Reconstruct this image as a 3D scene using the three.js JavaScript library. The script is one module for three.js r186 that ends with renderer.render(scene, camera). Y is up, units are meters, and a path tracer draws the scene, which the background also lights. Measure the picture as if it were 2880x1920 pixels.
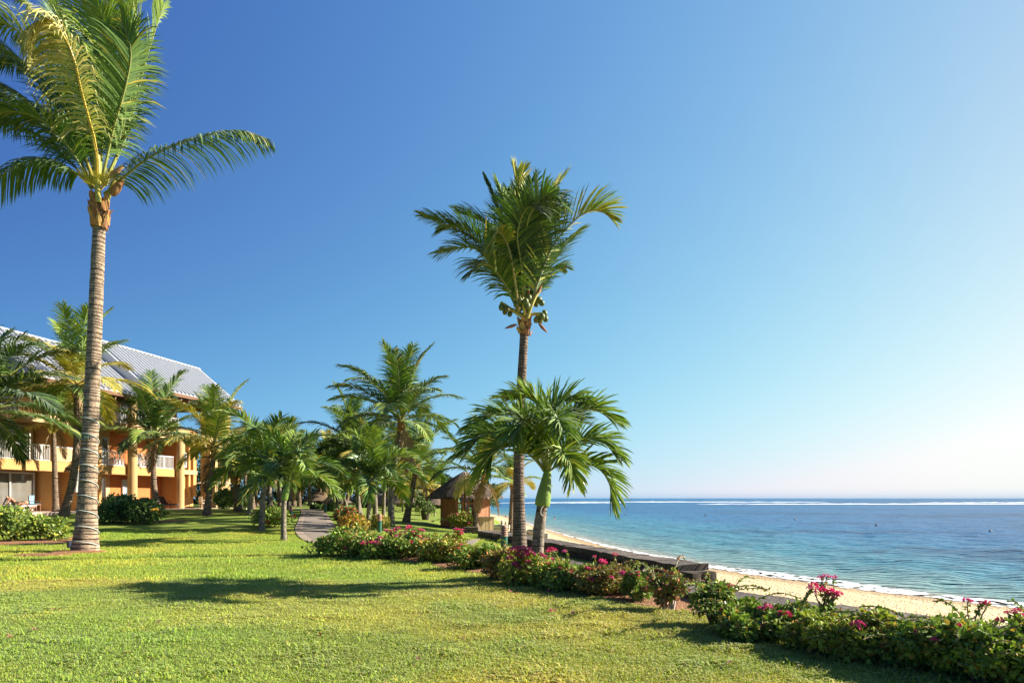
import * as THREE from 'three';
import { mergeGeometries } from 'three/addons/utils/BufferGeometryUtils.js';
import { MarchingCubes } from 'three/addons/objects/MarchingCubes.js';

// ---------- camera, sky, sun, exposure ----------
const EXPOSURE = 2.7;
const EYE = 1.6, F = 1900, HX = 1440, HY = 1400;            // lens in photograph pixels: focal length, vanishing point
const scene = new THREE.Scene();
const camera = new THREE.PerspectiveCamera(2 * Math.atan(HY / F) * 180 / Math.PI, 2880 / (2 * HY), 0.1, 20000);
camera.position.set(0, EYE, 0);
camera.lookAt(0, EYE, -10);
camera.setViewOffset(2880, 2 * HY, 0, 0, 2880, 1920);       // shift lens: level camera, low horizon

const SUN = new THREE.Vector3(0.88 * 0.904, 0.427, -0.47 * 0.904).normalize();
{ // clear sky: log-linear in height above the horizon and angle to the sun
  const W = 512, Hh = 256, a = new Float32Array(W * Hh * 4);
  const K = [[-3.599, -0.094, 2.546, 1.581, 0.936, -0.3], [-2.728, -0.757, 2.943, 1.951, 0.097, -1.423], [-1.175, -0.39, 1.401, 1.021, -0.075, -0.878]];
  for (let j = 0; j < Hh; j++) {
    const up = ((j + 0.5) / Hh - 0.5) * Math.PI, e = Math.max(0, Math.sin(up)), c = Math.cos(up);
    for (let i = 0; i < W; i++) {
      const r = ((i + 0.5) / W - 0.5) * 2 * Math.PI;
      const g = Math.cos(r) * c * SUN.x + Math.sin(up) * SUN.y + Math.sin(r) * c * SUN.z, gp = Math.max(0, g) ** 4;
      const f = [1, Math.exp(-e / 0.1), Math.exp(-e / 0.35), g, gp, g * Math.exp(-e / 0.35)];
      const rgb = K.map((q) => Math.min(1.06, Math.exp(f.reduce((s, v, n) => s + v * q[n], 0)))); rgb[0] = Math.min(rgb[0], rgb[1], rgb[2]); rgb[1] = Math.min(rgb[1], rgb[2] * 1.02);
      for (let k = 0; k < 3; k++) a[(j * W + i) * 4 + k] = rgb[k] / EXPOSURE;
      a[(j * W + i) * 4 + 3] = 1;
    }
  }
  const t = new THREE.DataTexture(a, W, Hh, THREE.RGBAFormat, THREE.FloatType);
  t.mapping = THREE.EquirectangularReflectionMapping; t.magFilter = THREE.LinearFilter; t.minFilter = THREE.LinearFilter; t.needsUpdate = true;
  scene.background = t; scene.environment = t;
}
const sun = new THREE.DirectionalLight(new THREE.Color(1, 0.93, 0.8), 5);
sun.name = 'sun'; sun.position.copy(SUN).multiplyScalar(120); sun.castShadow = true;
sun.shadow.radius = 1; sun.shadow.mapSize.set(4096, 4096);
Object.assign(sun.shadow.camera, { left: -70, right: 70, top: 70, bottom: -70, near: 1, far: 400 });
scene.add(sun); scene.add(sun.target); sun.target.position.set(0, 0, -30);
const renderer = new THREE.WebGLRenderer({ antialias: true });
renderer.toneMapping = THREE.LinearToneMapping;
renderer.toneMappingExposure = EXPOSURE;
renderer.shadowMap.enabled = true;
renderer.setSize(1024, 682);
// ---------- helpers ----------
const V = (x, y, z) => new THREE.Vector3(x, y, z);
const { lerp, clamp } = THREE.MathUtils;
const S = (a, b, x) => { const t = clamp((x - a) / (b - a), 0, 1); return t * t * (3 - 2 * t); };
function rng(seed) { let s = seed >>> 0; return () => { s = (s + 0x6D2B79F5) | 0; let t = Math.imul(s ^ (s >>> 15), 1 | s); t = (t + Math.imul(t ^ (t >>> 7), 61 | t)) ^ t; return ((t ^ (t >>> 14)) >>> 0) / 4294967296; }; }
const hash = (x, y, s = 0) => { let h = Math.imul(x | 0, 374761393) + Math.imul(y | 0, 668265263) + Math.imul(s | 0, 974634777); h = Math.imul(h ^ (h >>> 13), 1274126177); return ((h ^ (h >>> 16)) >>> 0) / 4294967296; };
function vnoise(x, y, s = 0, per = 0) {
  const xi = Math.floor(x), yi = Math.floor(y), fx = x - xi, fy = y - yi, u = fx * fx * (3 - 2 * fx), v = fy * fy * (3 - 2 * fy);
  const m = per ? (n) => ((n % per) + per) % per : (n) => n;
  return lerp(lerp(hash(m(xi), m(yi), s), hash(m(xi + 1), m(yi), s), u), lerp(hash(m(xi), m(yi + 1), s), hash(m(xi + 1), m(yi + 1), s), u), v);
}
function fbm(x, y, oct = 4, s = 0, per = 0) { let a = 0, n = 0, w = 0.5; for (let i = 0; i < oct; i++) { a += w * vnoise(x, y, s + i * 17, per); n += w; x *= 2; y *= 2; per *= 2; w *= 0.5; } return a / n; }
function table(rows, x) { // piecewise linear, extrapolated at both ends
  let i = 0; while (i < rows.length - 2 && x > rows[i + 1][0]) i++;
  const [x0, y0] = rows[i], [x1, y1] = rows[i + 1]; return y0 + (y1 - y0) * (x - x0) / (x1 - x0);
}
function dataTex(w, h, fn, srgb = true, rx = 1, ry = 1) {
  const a = new Uint8Array(w * h * 4);
  for (let j = 0; j < h; j++) for (let i = 0; i < w; i++) { const c = fn(i / w, j / h), o = (j * w + i) * 4; for (let k = 0; k < 3; k++) a[o + k] = clamp(Math.round((Array.isArray(c) ? c[k] : c) * 255), 0, 255); a[o + 3] = 255; }
  const t = new THREE.DataTexture(a, w, h); t.wrapS = t.wrapT = THREE.RepeatWrapping; t.magFilter = THREE.LinearFilter; t.minFilter = THREE.LinearMipmapLinearFilter; t.generateMipmaps = true;
  if (srgb) t.colorSpace = THREE.SRGBColorSpace; t.repeat.set(rx, ry); t.needsUpdate = true; return t;
}
const col = (c) => Array.isArray(c) ? new THREE.Color().setRGB(...c) : new THREE.Color(c);
const std = (c, roughness = 0.8, more = {}) => new THREE.MeshStandardMaterial({ color: col(c), roughness, ...more });
const phys = (c, roughness, more = {}) => new THREE.MeshPhysicalMaterial({ color: col(c), roughness, ...more });
const taken = {};
function numbered(name) { const n = taken[name] = (taken[name] ?? -1) + 1; return n ? name + '_' + String(n).padStart(3, '0') : name; }
function tag(o, label, category, group, kind) { if (label) o.userData.label = label; if (category) o.userData.category = category; if (group) o.userData.group = group; if (kind) o.userData.kind = kind; return o; }
function thing(name, label, category, pos = [0, 0, 0], turn = 0, group) {
  const o = new THREE.Group(); o.name = numbered(name); o.position.set(...(pos.isVector3 ? pos.toArray() : pos)); o.rotation.y = turn; scene.add(o); return tag(o, label, category, group);
}
function part(name, geo, mat, parent, kind) {
  const g = Array.isArray(geo) ? join(geo) : geo, m = new THREE.Mesh(g, mat); m.name = parent ? name : numbered(name); m.castShadow = m.receiveShadow = true; (parent ?? scene).add(m); if (kind) m.userData.kind = kind; return m;
}
function single(name, label, category, geo, mat, pos, group, kind) { const m = part(name, geo, mat); if (pos) m.position.set(...(pos.isVector3 ? pos.toArray() : pos)); return tag(m, label, category, group, kind); }
function struct(name, geo, mat) { return tag(part(name, geo, mat), null, null, null, 'structure'); }
function join(list) { // merged, without index, keeping position, normal, uv (and colour when all have it)
  const gs = list.map((g) => { const q = g.index ? g.toNonIndexed() : g; for (const k of Object.keys(q.attributes)) if (!['position', 'normal', 'uv', 'color'].includes(k)) q.deleteAttribute(k); if (!q.attributes.uv) q.setAttribute('uv', new THREE.BufferAttribute(new Float32Array(q.attributes.position.count * 2), 2)); return q; });
  if (!gs.every((g) => g.attributes.color)) gs.forEach((g) => g.deleteAttribute('color'));
  return gs.length === 1 ? gs[0] : mergeGeometries(gs);
}
const bx = (w, h, d, x = 0, y = 0, z = 0, ry = 0) => { const g = new THREE.BoxGeometry(w, h, d); if (ry) g.rotateY(ry); return g.translate(x, y, z); };
const cyl = (r0, r1, h, x = 0, y = 0, z = 0, n = 16) => new THREE.CylinderGeometry(r1, r0, h, n).translate(x, y + h / 2, z); // r0 bottom, y = foot
function bar(a, b, r0, r1 = r0, n = 8) { const d = b.clone().sub(a), g = new THREE.CylinderGeometry(r1, r0, d.length(), n); g.applyQuaternion(new THREE.Quaternion().setFromUnitVectors(V(0, 1, 0), d.clone().normalize())); return g.translate((a.x + b.x) / 2, (a.y + b.y) / 2, (a.z + b.z) / 2); }
const tube = (pts, r, seg = 24, n = 6) => new THREE.TubeGeometry(new THREE.CatmullRomCurve3(pts), seg, r, n);
class Tri { // growing triangle soup with normals, colours and uv
  constructor() { this.p = []; this.n = []; this.c = []; this.u = []; }
  v(p, n, c, u = 0, w = 0) { this.p.push(p.x, p.y, p.z); this.n.push(n.x, n.y, n.z); this.c.push(c[0], c[1], c[2]); this.u.push(u, w); }
  tri(a, b, c, k) { const n = b.clone().sub(a).cross(c.clone().sub(a)).normalize(); this.v(a, n, k); this.v(b, n, k); this.v(c, n, k); }
  geo() { const g = new THREE.BufferGeometry(); g.setAttribute('position', new THREE.Float32BufferAttribute(this.p, 3)); g.setAttribute('normal', new THREE.Float32BufferAttribute(this.n, 3)); g.setAttribute('color', new THREE.Float32BufferAttribute(this.c, 3)); g.setAttribute('uv', new THREE.Float32BufferAttribute(this.u, 2)); return g; }
}
function grid(nx, ny, fn, keep) { // fn(i,j) -> {p:[x,y,z], u, v, c}; indexed grid, smooth normals
  const p = [], u = [], c = [], idx = []; let hasC = false;
  for (let j = 0; j <= ny; j++) for (let i = 0; i <= nx; i++) { const q = fn(i, j); p.push(...q.p); u.push(q.u ?? 0, q.v ?? 0); if (q.c) { hasC = true; c.push(...q.c); } }
  for (let j = 0; j < ny; j++) for (let i = 0; i < nx; i++) { const a = j * (nx + 1) + i, b = a + 1, d = a + nx + 1, e = d + 1; if (keep && !keep(i, j)) continue; idx.push(a, b, d, b, e, d); }
  const g = new THREE.BufferGeometry(); g.setAttribute('position', new THREE.Float32BufferAttribute(p, 3)); g.setAttribute('uv', new THREE.Float32BufferAttribute(u, 2)); if (hasC) g.setAttribute('color', new THREE.Float32BufferAttribute(c, 3)); g.setIndex(idx); g.computeVertexNormals(); return g;
}
const mul = (c, k) => [c[0] * k, c[1] * k, c[2] * k], mixc = (a, b, t) => [lerp(a[0], b[0], t), lerp(a[1], b[1], t), lerp(a[2], b[2], t)];

// lie of the land: d is the distance in front of the camera (= -z)
const lawnH = (x, d) => 0.75 * S(20, 48, d) * S(4, 16, -x) - 0.3 * S(28, 40, d) * S(-6, -3, x);
const EDGE = [[-30, 18], [4, 7.6], [8.8, 4.95], [11.7, 3.4], [13.4, 3.6], [20, 1.35], [27.9, -1.5], [34, -0.9], [42, -0.2], [72, -0.8], [110, -5], [200, -22], [320, -66]];   // seaward edge of the garden
const SHORE = [[-30, 46], [0, 29], [10, 22.4], [20.7, 15.7], [25.3, 12.8], [32.6, 9.6], [47.9, 6.55], [71.8, 3.8], [92, 1.9], [130, -2], [200, -18], [320, -60], [600, -180]];
const SEA = -1.8;
const edgeX = (d) => table(EDGE, d), shoreX = (d) => table(SHORE, d);
function beachH(x, d) { const e = edgeX(d), s = shoreX(d), t = (x - e) / (s - e); return t < 1 ? lerp(-0.95, SEA, Math.max(t, -0.2)) + 0.05 * (fbm(x * 0.5, d * 0.5, 3, 5) - 0.5) * S(1, 0.85, t) : SEA - 0.07 * (x - s); }
function ray(px, py, h) { const kx = (px - HX) / F, ky = (HY - py) / F; let d = 2; for (; d < 400; d *= 1.004) if (EYE + ky * d <= h(kx * d, d)) break; return V(kx * d, h(kx * d, d), -d); }
const G = (px, py) => ray(px, py, lawnH);                                 // pixel -> point on the garden ground
const at = (px, py, d) => V((px - HX) / F * d, EYE + (HY - py) / F * d, -d);  // pixel at a known distance
// ---------- ground ----------
const BED = [[2, 5.6], [5.6, 4.35], [7, 3.65], [8.3, 3.05], [9.4, 2.4], [11.2, 1.05], [13.5, -0.15], [16.9, -2.45], [19.2, -5.3]];   // lawn edge of the flower bed
const bedX = (d) => d > 19.2 ? 99 : table(BED, d);
// garden path, as pairs of edge points read from the photograph
const PATHPX = [[[770, 1429.5], [862, 1431.5]], [[835, 1433], [905, 1434.5]], [[846, 1438], [914, 1440]], [[842, 1455], [927, 1458]], [[834, 1475], [941, 1478]], [[829, 1490], [954, 1493]], [[836, 1506], [975, 1507]], [[856, 1521], [1008, 1517]], [[895, 1532], [1060, 1525]], [[960, 1541], [1120, 1530]], [[1080, 1549], [1200, 1532]], [[1200, 1551], [1280, 1526]], [[1310, 1546], [1352, 1516]]];
const PL = PATHPX.map((r) => G(...r[0])), PR = PATHPX.map((r) => G(...r[1]));
const pathPoly = [...PL, ...PR.slice().reverse()];
function inPoly(x, z, poly) { let c = false; for (let i = 0, j = poly.length - 1; i < poly.length; j = i++) { const a = poly[i], b = poly[j]; if ((a.z > z) !== (b.z > z) && x < (b.x - a.x) * (z - a.z) / (b.z - a.z) + a.x) c = !c; } return c; }
const bare = []; // bare earth patches [x, z, radius]
const isLawn = (x, d) => x < Math.min(bedX(d), edgeX(d)) - 0.02 && !inPoly(x, -d, pathPoly) && !bare.some(([bx_, bz, r]) => (x - bx_) ** 2 + ((-d - bz) * 1.6) ** 2 < (r * (0.75 + 0.5 * vnoise(x * 2.3, d * 2.3, 9))) ** 2);

const grassTex = dataTex(1024, 1024, (u, v) => {
  const a = fbm(u * 200, v * 200, 3, 1, 200), b = fbm(u * 24, v * 24, 4, 2, 24), s = vnoise(u * 420, v * 110, 6, 110);
  let c = mixc([0.36, 0.46, 0.07], [0.55, 0.6, 0.12], clamp((a - 0.3) * 1.6, 0, 1)); c = mixc(c, [0.6, 0.55, 0.26], S(0.55, 0.8, b) * 0.55 * (0.5 + s)); return mul(c, 0.72 + 0.5 * a);
});
const grassBump = dataTex(512, 512, (u, v) => fbm(u * 120, v * 120, 3, 3, 120), false);
function patchTone(x, d) { const n = fbm(x * 0.22 + 7, d * 0.22, 3, 31), m = fbm(x * 0.9, d * 0.9, 3, 41); return [0.86 + 0.5 * n * m + 0.12 * n, 0.9 + 0.26 * m, 0.85 + 0.3 * n]; }
{
  const ds = []; for (let d = -14; d < 340; d += d < 24 ? 0.35 : d < 70 ? 1 : 10) ds.push(d);
  const NX = 150;
  const g = grid(NX, ds.length - 1, (i, j) => {
    const d = ds[j], e = edgeX(d), t = i / NX, x = e - Math.pow(1 - t, 3) * 320 - (1 - t) * 14;
    let y = lawnH(x, d) + 0.025 * (fbm(x * 0.35, d * 0.35, 3, 8) - 0.5) * S(60, 30, d); if (d > 27) y = lerp(y, -1.0, S(1.8, 0, e - x) * S(27, 31, d));
    const b = Math.abs(x - bedX(d)) < 40 && x > bedX(d) - 0.05 ? 0 : 1;
    return { p: [x, y - (b ? 0 : 0.03), -d], u: x / 6, v: d / 6, c: patchTone(x, d) };
  });
  grassTex.repeat.set(1, 1); const bump = grassBump; bump.repeat.set(2, 2);
  struct('lawn', g, std([1, 1, 1], 0.95, { map: grassTex, bumpMap: bump, bumpScale: 0.025, vertexColors: true }));
}
// sand
const sandBump = dataTex(512, 512, (u, v) => 0.65 * fbm(u * 14, v * 14, 4, 11, 14) + 0.35 * vnoise(u * 90, v * 90, 12, 90), false);
const sandTex = dataTex(512, 512, (u, v) => { const a = fbm(u * 60, v * 60, 3, 13, 60), b = fbm(u * 9, v * 9, 4, 14, 9); let c = mixc([0.80, 0.69, 0.5], [0.87, 0.78, 0.6], a); return mixc(c, [0.69, 0.58, 0.42], S(0.6, 0.85, b) * 0.5); });
sandBump.repeat.set(1, 1);
{
  const ds = []; for (let d = -25; d < 330; d += d < 60 ? 0.6 : 6) ds.push(d);
  const NX = 120;
  const g = grid(NX, ds.length - 1, (i, j) => { const d = ds[j], e = edgeX(d), s = shoreX(d), t = i / NX, x = e - 2.5 + t * (s - e + 16); const wet = S(s - 2.2 - 0.8 * vnoise(d * 0.5, 3), s - 0.9 - 0.6 * vnoise(d * 0.7, 4), x);
    return { p: [x, beachH(x, d), -d], u: x / 4, v: d / 4, c: mixc([1, 1, 1], [0.62, 0.55, 0.5], wet * 0.9) }; });
  struct('beach', g, std([0.93, 0.93, 0.93], 0.9, { map: sandTex, bumpMap: sandBump, bumpScale: 0.17, vertexColors: true }));
}
// soil of the flower bed
const soilTex = dataTex(512, 512, (u, v) => { const a = fbm(u * 40, v * 40, 4, 15, 40), b = vnoise(u * 120, v * 120, 16, 120); return mul(mixc([0.5, 0.33, 0.2], [0.76, 0.54, 0.36], a), 0.75 + 0.4 * b); });
const soilBump = dataTex(512, 512, (u, v) => 0.6 * fbm(u * 30, v * 30, 3, 17, 30) + 0.4 * vnoise(u * 100, v * 100, 18, 100), false);
const soilMat = std([0.95, 0.95, 0.95], 0.95, { map: soilTex, bumpMap: soilBump, bumpScale: 0.05 });
{
  const N = 260, M = 26;
  const g = grid(M, N, (i, j) => { const d = 1.5 + 17.6 * j / N, a = table(BED, d) - 0.16 + 0.22 * fbm(d * 1.8, 1.3, 3, 19), b = Math.min(edgeX(d) + 0.15, a + 2.6), x = lerp(a, b, i / M), k = Math.sin(Math.PI * Math.min(1, i / M)); return { p: [x, lawnH(x, d) + 0.006 + 0.09 * k * fbm(x * 2, d * 2, 3, 20) - (i ? 0 : 0.03), -d], u: x / 1.5, v: d / 1.5 }; });
  struct('flower_bed_soil', g, soilMat);
}
function earthPatch(px, py, r) { const c = G(px, py); bare.push([c.x, c.z, r]);
  const g = grid(20, 36, (i, j) => { const a = j / 36 * Math.PI * 2, q = i / 20 * r * (0.7 + 0.6 * vnoise(Math.cos(a) * 1.7 + 9 + px, Math.sin(a) * 1.7 + 9, 21)), x = c.x + Math.cos(a) * q, z = c.z - Math.sin(a) * q * 0.62; return { p: [x, lawnH(x, -z) + 0.018 + 0.03 * (1 - i / 20) + 0.012 * fbm(x * 5, z * 5, 2, 22) - (i === 20 ? 0.03 : 0), z], u: x / 1.5, v: z / 1.5 }; });
  struct('earth_patch', g, soilMat); }
earthPatch(215, 1553, 0.8); earthPatch(120, 1560, 0.7); earthPatch(70, 1526, 1.9); earthPatch(185, 1517, 1.2); earthPatch(470, 1466, 1.0);

// the path: slabs with a border of pavers, each laid as its own block
{
  const path = thing('garden_path', null, null); path.userData.kind = 'structure';
  const stoneTex = dataTex(512, 512, (u, v) => { const a = fbm(u * 30, v * 30, 4, 23, 30), b = vnoise(u * 220, v * 220, 24, 220); return mul(mixc([0.6, 0.55, 0.5], [0.72, 0.66, 0.6], a), 0.86 + 0.22 * b); });
  const mats = [0.82, 0.9, 0.98].map((k) => std([0.66 * k, 0.64 * k, 0.62 * k], 0.9, { map: stoneTex })), edgeMats = [0.9, 1, 1.06].map((k) => std([0.86 * k, 0.78 * k, 0.72 * k], 0.9, { map: stoneTex }));
  const cl = new THREE.CatmullRomCurve3(PL, false, 'centripetal'), cr = new THREE.CatmullRomCurve3(PR, false, 'centripetal'), R = rng(77);
  const block = (a, b, c, d, mat, name) => { // a,b near edge left/right, d,c far edge; inset for the joint
    const m = a.clone().add(b).add(c).add(d).multiplyScalar(0.25), q = [a, b, c, d].map((p) => p.clone().lerp(m, 0.012).setY(lawnH(p.x, -p.z) + 0.035)), t = new Tri(), C = [1, 1, 1], up = V(0, 1, 0);
    const f = (p0, p1, p2, p3, n) => { const w = p1.clone().sub(p0).cross(p2.clone().sub(p0)).dot(n) > 0 ? [p0, p1, p2, p0, p2, p3] : [p0, p2, p1, p0, p3, p2]; for (const p of w) t.v(p, n, C, p.x / 1.3, p.z / 1.3); }; f(q[0], q[1], q[2], q[3], up);
    for (let k = 0; k < 4; k++) { const p = q[k], r = q[(k + 1) % 4], e0 = p.clone().add(r).multiplyScalar(0.5).sub(m).setY(0), n = V(r.z - p.z, 0, p.x - r.x).normalize(); if (n.dot(e0) < 0) n.negate(); f(p, r, r.clone().setY(r.y - 0.14), p.clone().setY(p.y - 0.14), n); }
    const g = t.geo(); g.deleteAttribute('color'); part(name, g, mat, path); };
  const NS = 46;
  for (let k = 0; k < NS; k++) { const t0 = k / NS, t1 = (k + 1) / NS, l0 = cl.getPoint(t0), l1 = cl.getPoint(t1), r0 = cr.getPoint(t0), r1 = cr.getPoint(t1), mix = (a, b, f) => a.clone().lerp(b, f), f = 0.17;
    block(mix(l0, r0, f), mix(l0, r0, 1 - f), mix(l1, r1, 1 - f), mix(l1, r1, f), mats[(R() * 3) | 0], 'slab');
    block(l0, mix(l0, r0, f), mix(l1, r1, f), l1, edgeMats[(R() * 3) | 0], 'border_paver'); block(mix(l0, r0, 1 - f), r0, r1, mix(l1, r1, 1 - f), edgeMats[(R() * 3) | 0], 'border_paver'); }
}

// grass: tufts of short blades, many near, larger and fewer further off
{
  const tuft = (n, rad, h, seed) => { const R = rng(seed), t = new Tri(); for (let k = 0; k < n; k++) { const a = R() * 6.28, q = Math.sqrt(R()) * rad, b = V(Math.cos(a) * q, -0.004, Math.sin(a) * q), l = h * (0.5 + 0.8 * R()), w = 0.0022 + 0.0022 * R(), ya = R() * 6.28, lean = 0.35 + 0.75 * R(), o = V(Math.cos(ya), 0, Math.sin(ya)), s = V(-o.z, 0, o.x), m = b.clone().addScaledVector(o, l * 0.3 * lean).add(V(0, l * 0.6, 0)), e = b.clone().addScaledVector(o, l * lean).add(V(0, l * (1 - 0.42 * lean), 0)), k0 = 0.75 + 0.5 * R(), dry = R() < 0.15, c = dry ? [1.45 * k0, 1.0 * k0, 2.2 * k0] : [k0, k0, k0];
      const p0 = b.clone().addScaledVector(s, -w), p1 = b.clone().addScaledVector(s, w), q0 = m.clone().addScaledVector(s, -w * 0.9), q1 = m.clone().addScaledVector(s, w * 0.9);
      t.tri(p0, p1, q1, c); t.tri(p0, q1, q0, c); t.tri(q0, q1, e, c); } return t.geo(); };
  const mat = phys([1, 1, 1], 0.95, { vertexColors: true, side: THREE.DoubleSide, transmission: 0.3, clearcoat: 0.12, clearcoatRoughness: 0.4 });
  const R = rng(5), M = new THREE.Matrix4(), q = new THREE.Quaternion(), C = new THREE.Color();
  const lay = (geo, spots, name, label) => { const im = new THREE.InstancedMesh(geo, mat, spots.length); im.name = name; spots.forEach(([x, d, s, h], i) => { q.setFromAxisAngle(V(0, 1, 0), R() * 6.28); M.compose(V(x, lawnH(x, d) + 0.012 * (fbm(x * 0.35, d * 0.35, 3, 8) - 0.5), -d), q, V(s, s * h, s)); im.setMatrixAt(i, M);
    const p = patchTone(x, d), y = S(0.42, 0.75, fbm(x * 0.55 + 3, d * 0.55, 4, 51)), c = mixc([0.26, 0.39, 0.011], [0.48, 0.49, 0.026], y * 0.75 + 0.25 * R()); C.setRGB(c[0] * p[0], c[1] * p[1], c[2] * p[2]); im.setColorAt(i, C); }); im.castShadow = im.receiveShadow = true; scene.add(im); tag(im, label, 'grass', null, 'stuff'); };
  const scatter = (d0, d1, cell) => { const out = []; for (let d = d0; d < d1; d += cell) { const x0 = -0.80 * d - 0.6, x1 = Math.min(bedX(d), edgeX(d), 0.8 * d); for (let x = x0; x < x1; x += cell) { const xx = x + (R() - 0.5) * cell * 1.6, dd = d + (R() - 0.5) * cell * 1.6; if (isLawn(xx, dd)) out.push([xx, dd, (0.8 + 0.5 * R()) * (fbm(xx * 3.1 + 5, dd * 3.1, 3, 64) > 0.64 ? 1.55 : 1), 0.6 + 0.8 * fbm(xx * 1.9, dd * 1.9, 4, 61)]); } } return out; };
  lay(tuft(15, 0.07, 0.044, 1), scatter(4.2, 13, 0.052), 'near_grass', 'short coarse blades of the sunlit lawn in front of the flower bed');
  lay(tuft(16, 0.15, 0.05, 2), scatter(13, 30, 0.16), 'far_grass', 'short mown blades of the lawn around the palms and the path');
}
// ---------- sea ----------
{
  const chop = dataTex(512, 512, (u, v) => { let h = 0; for (const [fx, fy, a, s] of [[3, 9, 0.5, 1], [5, 17, 0.32, 2], [11, 29, 0.2, 3]]) h += a * (0.5 + 0.5 * Math.sin(6.2832 * (fx * u + fy * v) + 5 * fbm(u * 6, v * 6, 3, s, 6))); return clamp(h * 0.6 + 0.45 * fbm(u * 18, v * 40, 3, 71, 0) * 0.5, 0, 1); }, false);
  const wave = (x, d, step) => { let y = 0; for (const [l, dx, dz, a, ph] of [[7.5, 0.86, 0.5, 0.06, 0], [4.3, 0.97, -0.24, 0.045, 1.3], [2.6, 0.72, 0.69, 0.035, 4], [1.55, 0.95, 0.31, 0.024, 2.2], [0.9, 0.8, -0.6, 0.015, 0.4]]) { const w = S(2.5, 5, l / step); if (w) y += a * w * Math.sin(6.2832 / l * (x * dx - d * dz) + ph + 3.5 * fbm(x * 0.12, d * 0.12, 2, 70)) ; } return y; };
  const NR = 560, NA = 430, A0 = -0.42, A1 = 1.25, R0 = 13, R1 = 9000;
  const pos = (i, j) => { const a = A0 + (A1 - A0) * i / NA, r = R0 * Math.pow(R1 / R0, j / NR); return [Math.sin(a) * r, Math.cos(a) * r, r]; };
  const g = grid(NA, NR, (i, j) => {
    const [x, d, r] = pos(i, j), o = (x - shoreX(d)) * (d > 130 ? 0.8 : 0.78), step = r * 0.012;
    const shallow = S(-0.5, 3, o);
    const y = SEA + wave(x, d, Math.max(step, r * 0.004)) * S(0, 5, o) * (r < 600 ? 1 : 0);
    const n1 = fbm(x * 0.05 + 3, d * 0.018, 4, 81), n2 = fbm(x * 0.012, d * 0.006 + 5, 3, 82), reef = S(0.56, 0.68, fbm(x * 0.035 + 11, d * 0.075, 4, 83)) * S(9, 16, o) * S(170, 70, o);
    let c = mixc([0.46, 0.4, 0.28], [0.17, 0.3, 0.29], S(-0.5, 2.5, o)); c = mixc(c, [0.07, 0.23, 0.29], S(2.5, 8, o)); c = mixc(c, [0.05, 0.22, 0.34], S(7, 18, o + 12 * (n1 - 0.5))); c = mixc(c, [0.03, 0.15, 0.32], S(14, 34, o + 24 * (n1 - 0.5))); c = mixc(c, [0.035, 0.18, 0.38], S(0.5, 0.75, n2) * S(60, 120, o) * 0.7); c = mixc(c, [0.015, 0.035, 0.09], reef * 0.45); c = mixc(c, [0.025, 0.14, 0.3], S(430, 470, r));
    return { p: [x, y, -d], u: x / 9, v: d / 9, c };
  }, (i, j) => { const [x, d] = pos(i, j); return x > shoreX(d) - 2.2; });
  chop.repeat.set(1, 1);
  const chop2 = chop.clone(); chop2.repeat.set(0.21, 0.17); chop2.needsUpdate = true;
  struct('sea', g, phys([1, 1, 1], 0.22, { vertexColors: true, ior: 1.33, bumpMap: chop, bumpScale: 0.7, specularIntensity: 0.14 }));

  // foam where the swash runs up the sand, torn at its edges
  const foamMat = std([0.86, 0.87, 0.87], 0.9), NL = 900, NW = 26;
  const at2 = (i, j) => { const d = 6 + 84 * Math.pow(j / NL, 1.5), s = shoreX(d), w = lerp(1.9, 0.5, S(18, 60, d)) * (0.45 + 1.1 * fbm(d * 0.13, 7, 2, 91)), x = s - 0.75 + 0.5 * fbm(d * 0.22, 2, 3, 92) + (i / NW) * w; return [x, d, i / NW]; };
  const fg = grid(NW, NL, (i, j) => { const [x, d, t] = at2(i, j); return { p: [x, Math.max(beachH(x, d), SEA) + 0.02 + 0.07 * Math.sin(Math.PI * t) * fbm(x * 6, d * 6, 2, 93), -d] }; }, (i, j) => { const [x, d, t] = at2(i, j); return fbm(x * 4.5, d * 3.2, 4, 94) * 1.1 + 0.2 * Math.sin(Math.PI * t) > 0.67; });
  tag(part('shore_foam', fg, foamMat), 'white foam of the swash along the edge of the sand', 'foam', null, 'stuff');
  // breakers on the outer reef
  const surf = (px0, px1, py, thick, seed, label) => { const dist = (EYE - SEA) * F / (py - HY), N = 260, t = new Tri(), R = rng(seed);
    const g2 = grid(N, 5, (i, j) => { const px = lerp(px0, px1, i / N), k = Math.sin(Math.PI * i / N) ** 0.4, h = thick * k * (0.25 + 1.3 * fbm(i * 0.12, seed, 3, seed)), a = j / 5 * Math.PI, dd = dist + 5 * (fbm(i * 0.05, 3, 2, seed + 1) - 0.5); return { p: [(px - HX) / F * dd, SEA + 0.02 + Math.sin(a) * h, -dd + Math.cos(a) * 2.2 * k] }; });
    tag(part('reef_breaker', g2, foamMat), label, 'surf', 'breakers on the reef', 'stuff'); };
  surf(1480, 2330, 1412, 0.5, 201, 'long white breaker on the outer reef'); surf(1960, 2980, 1418, 0.5, 202, 'long white breaker on the outer reef'); surf(2560, 3300, 1414, 0.5, 203, 'long white breaker on the outer reef'); surf(1390, 1760, 1414.5, 0.3, 204, 'long white breaker on the outer reef'); surf(1130, 1260, 1414, 0.5, 205, 'long white breaker on the outer reef');
}
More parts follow.
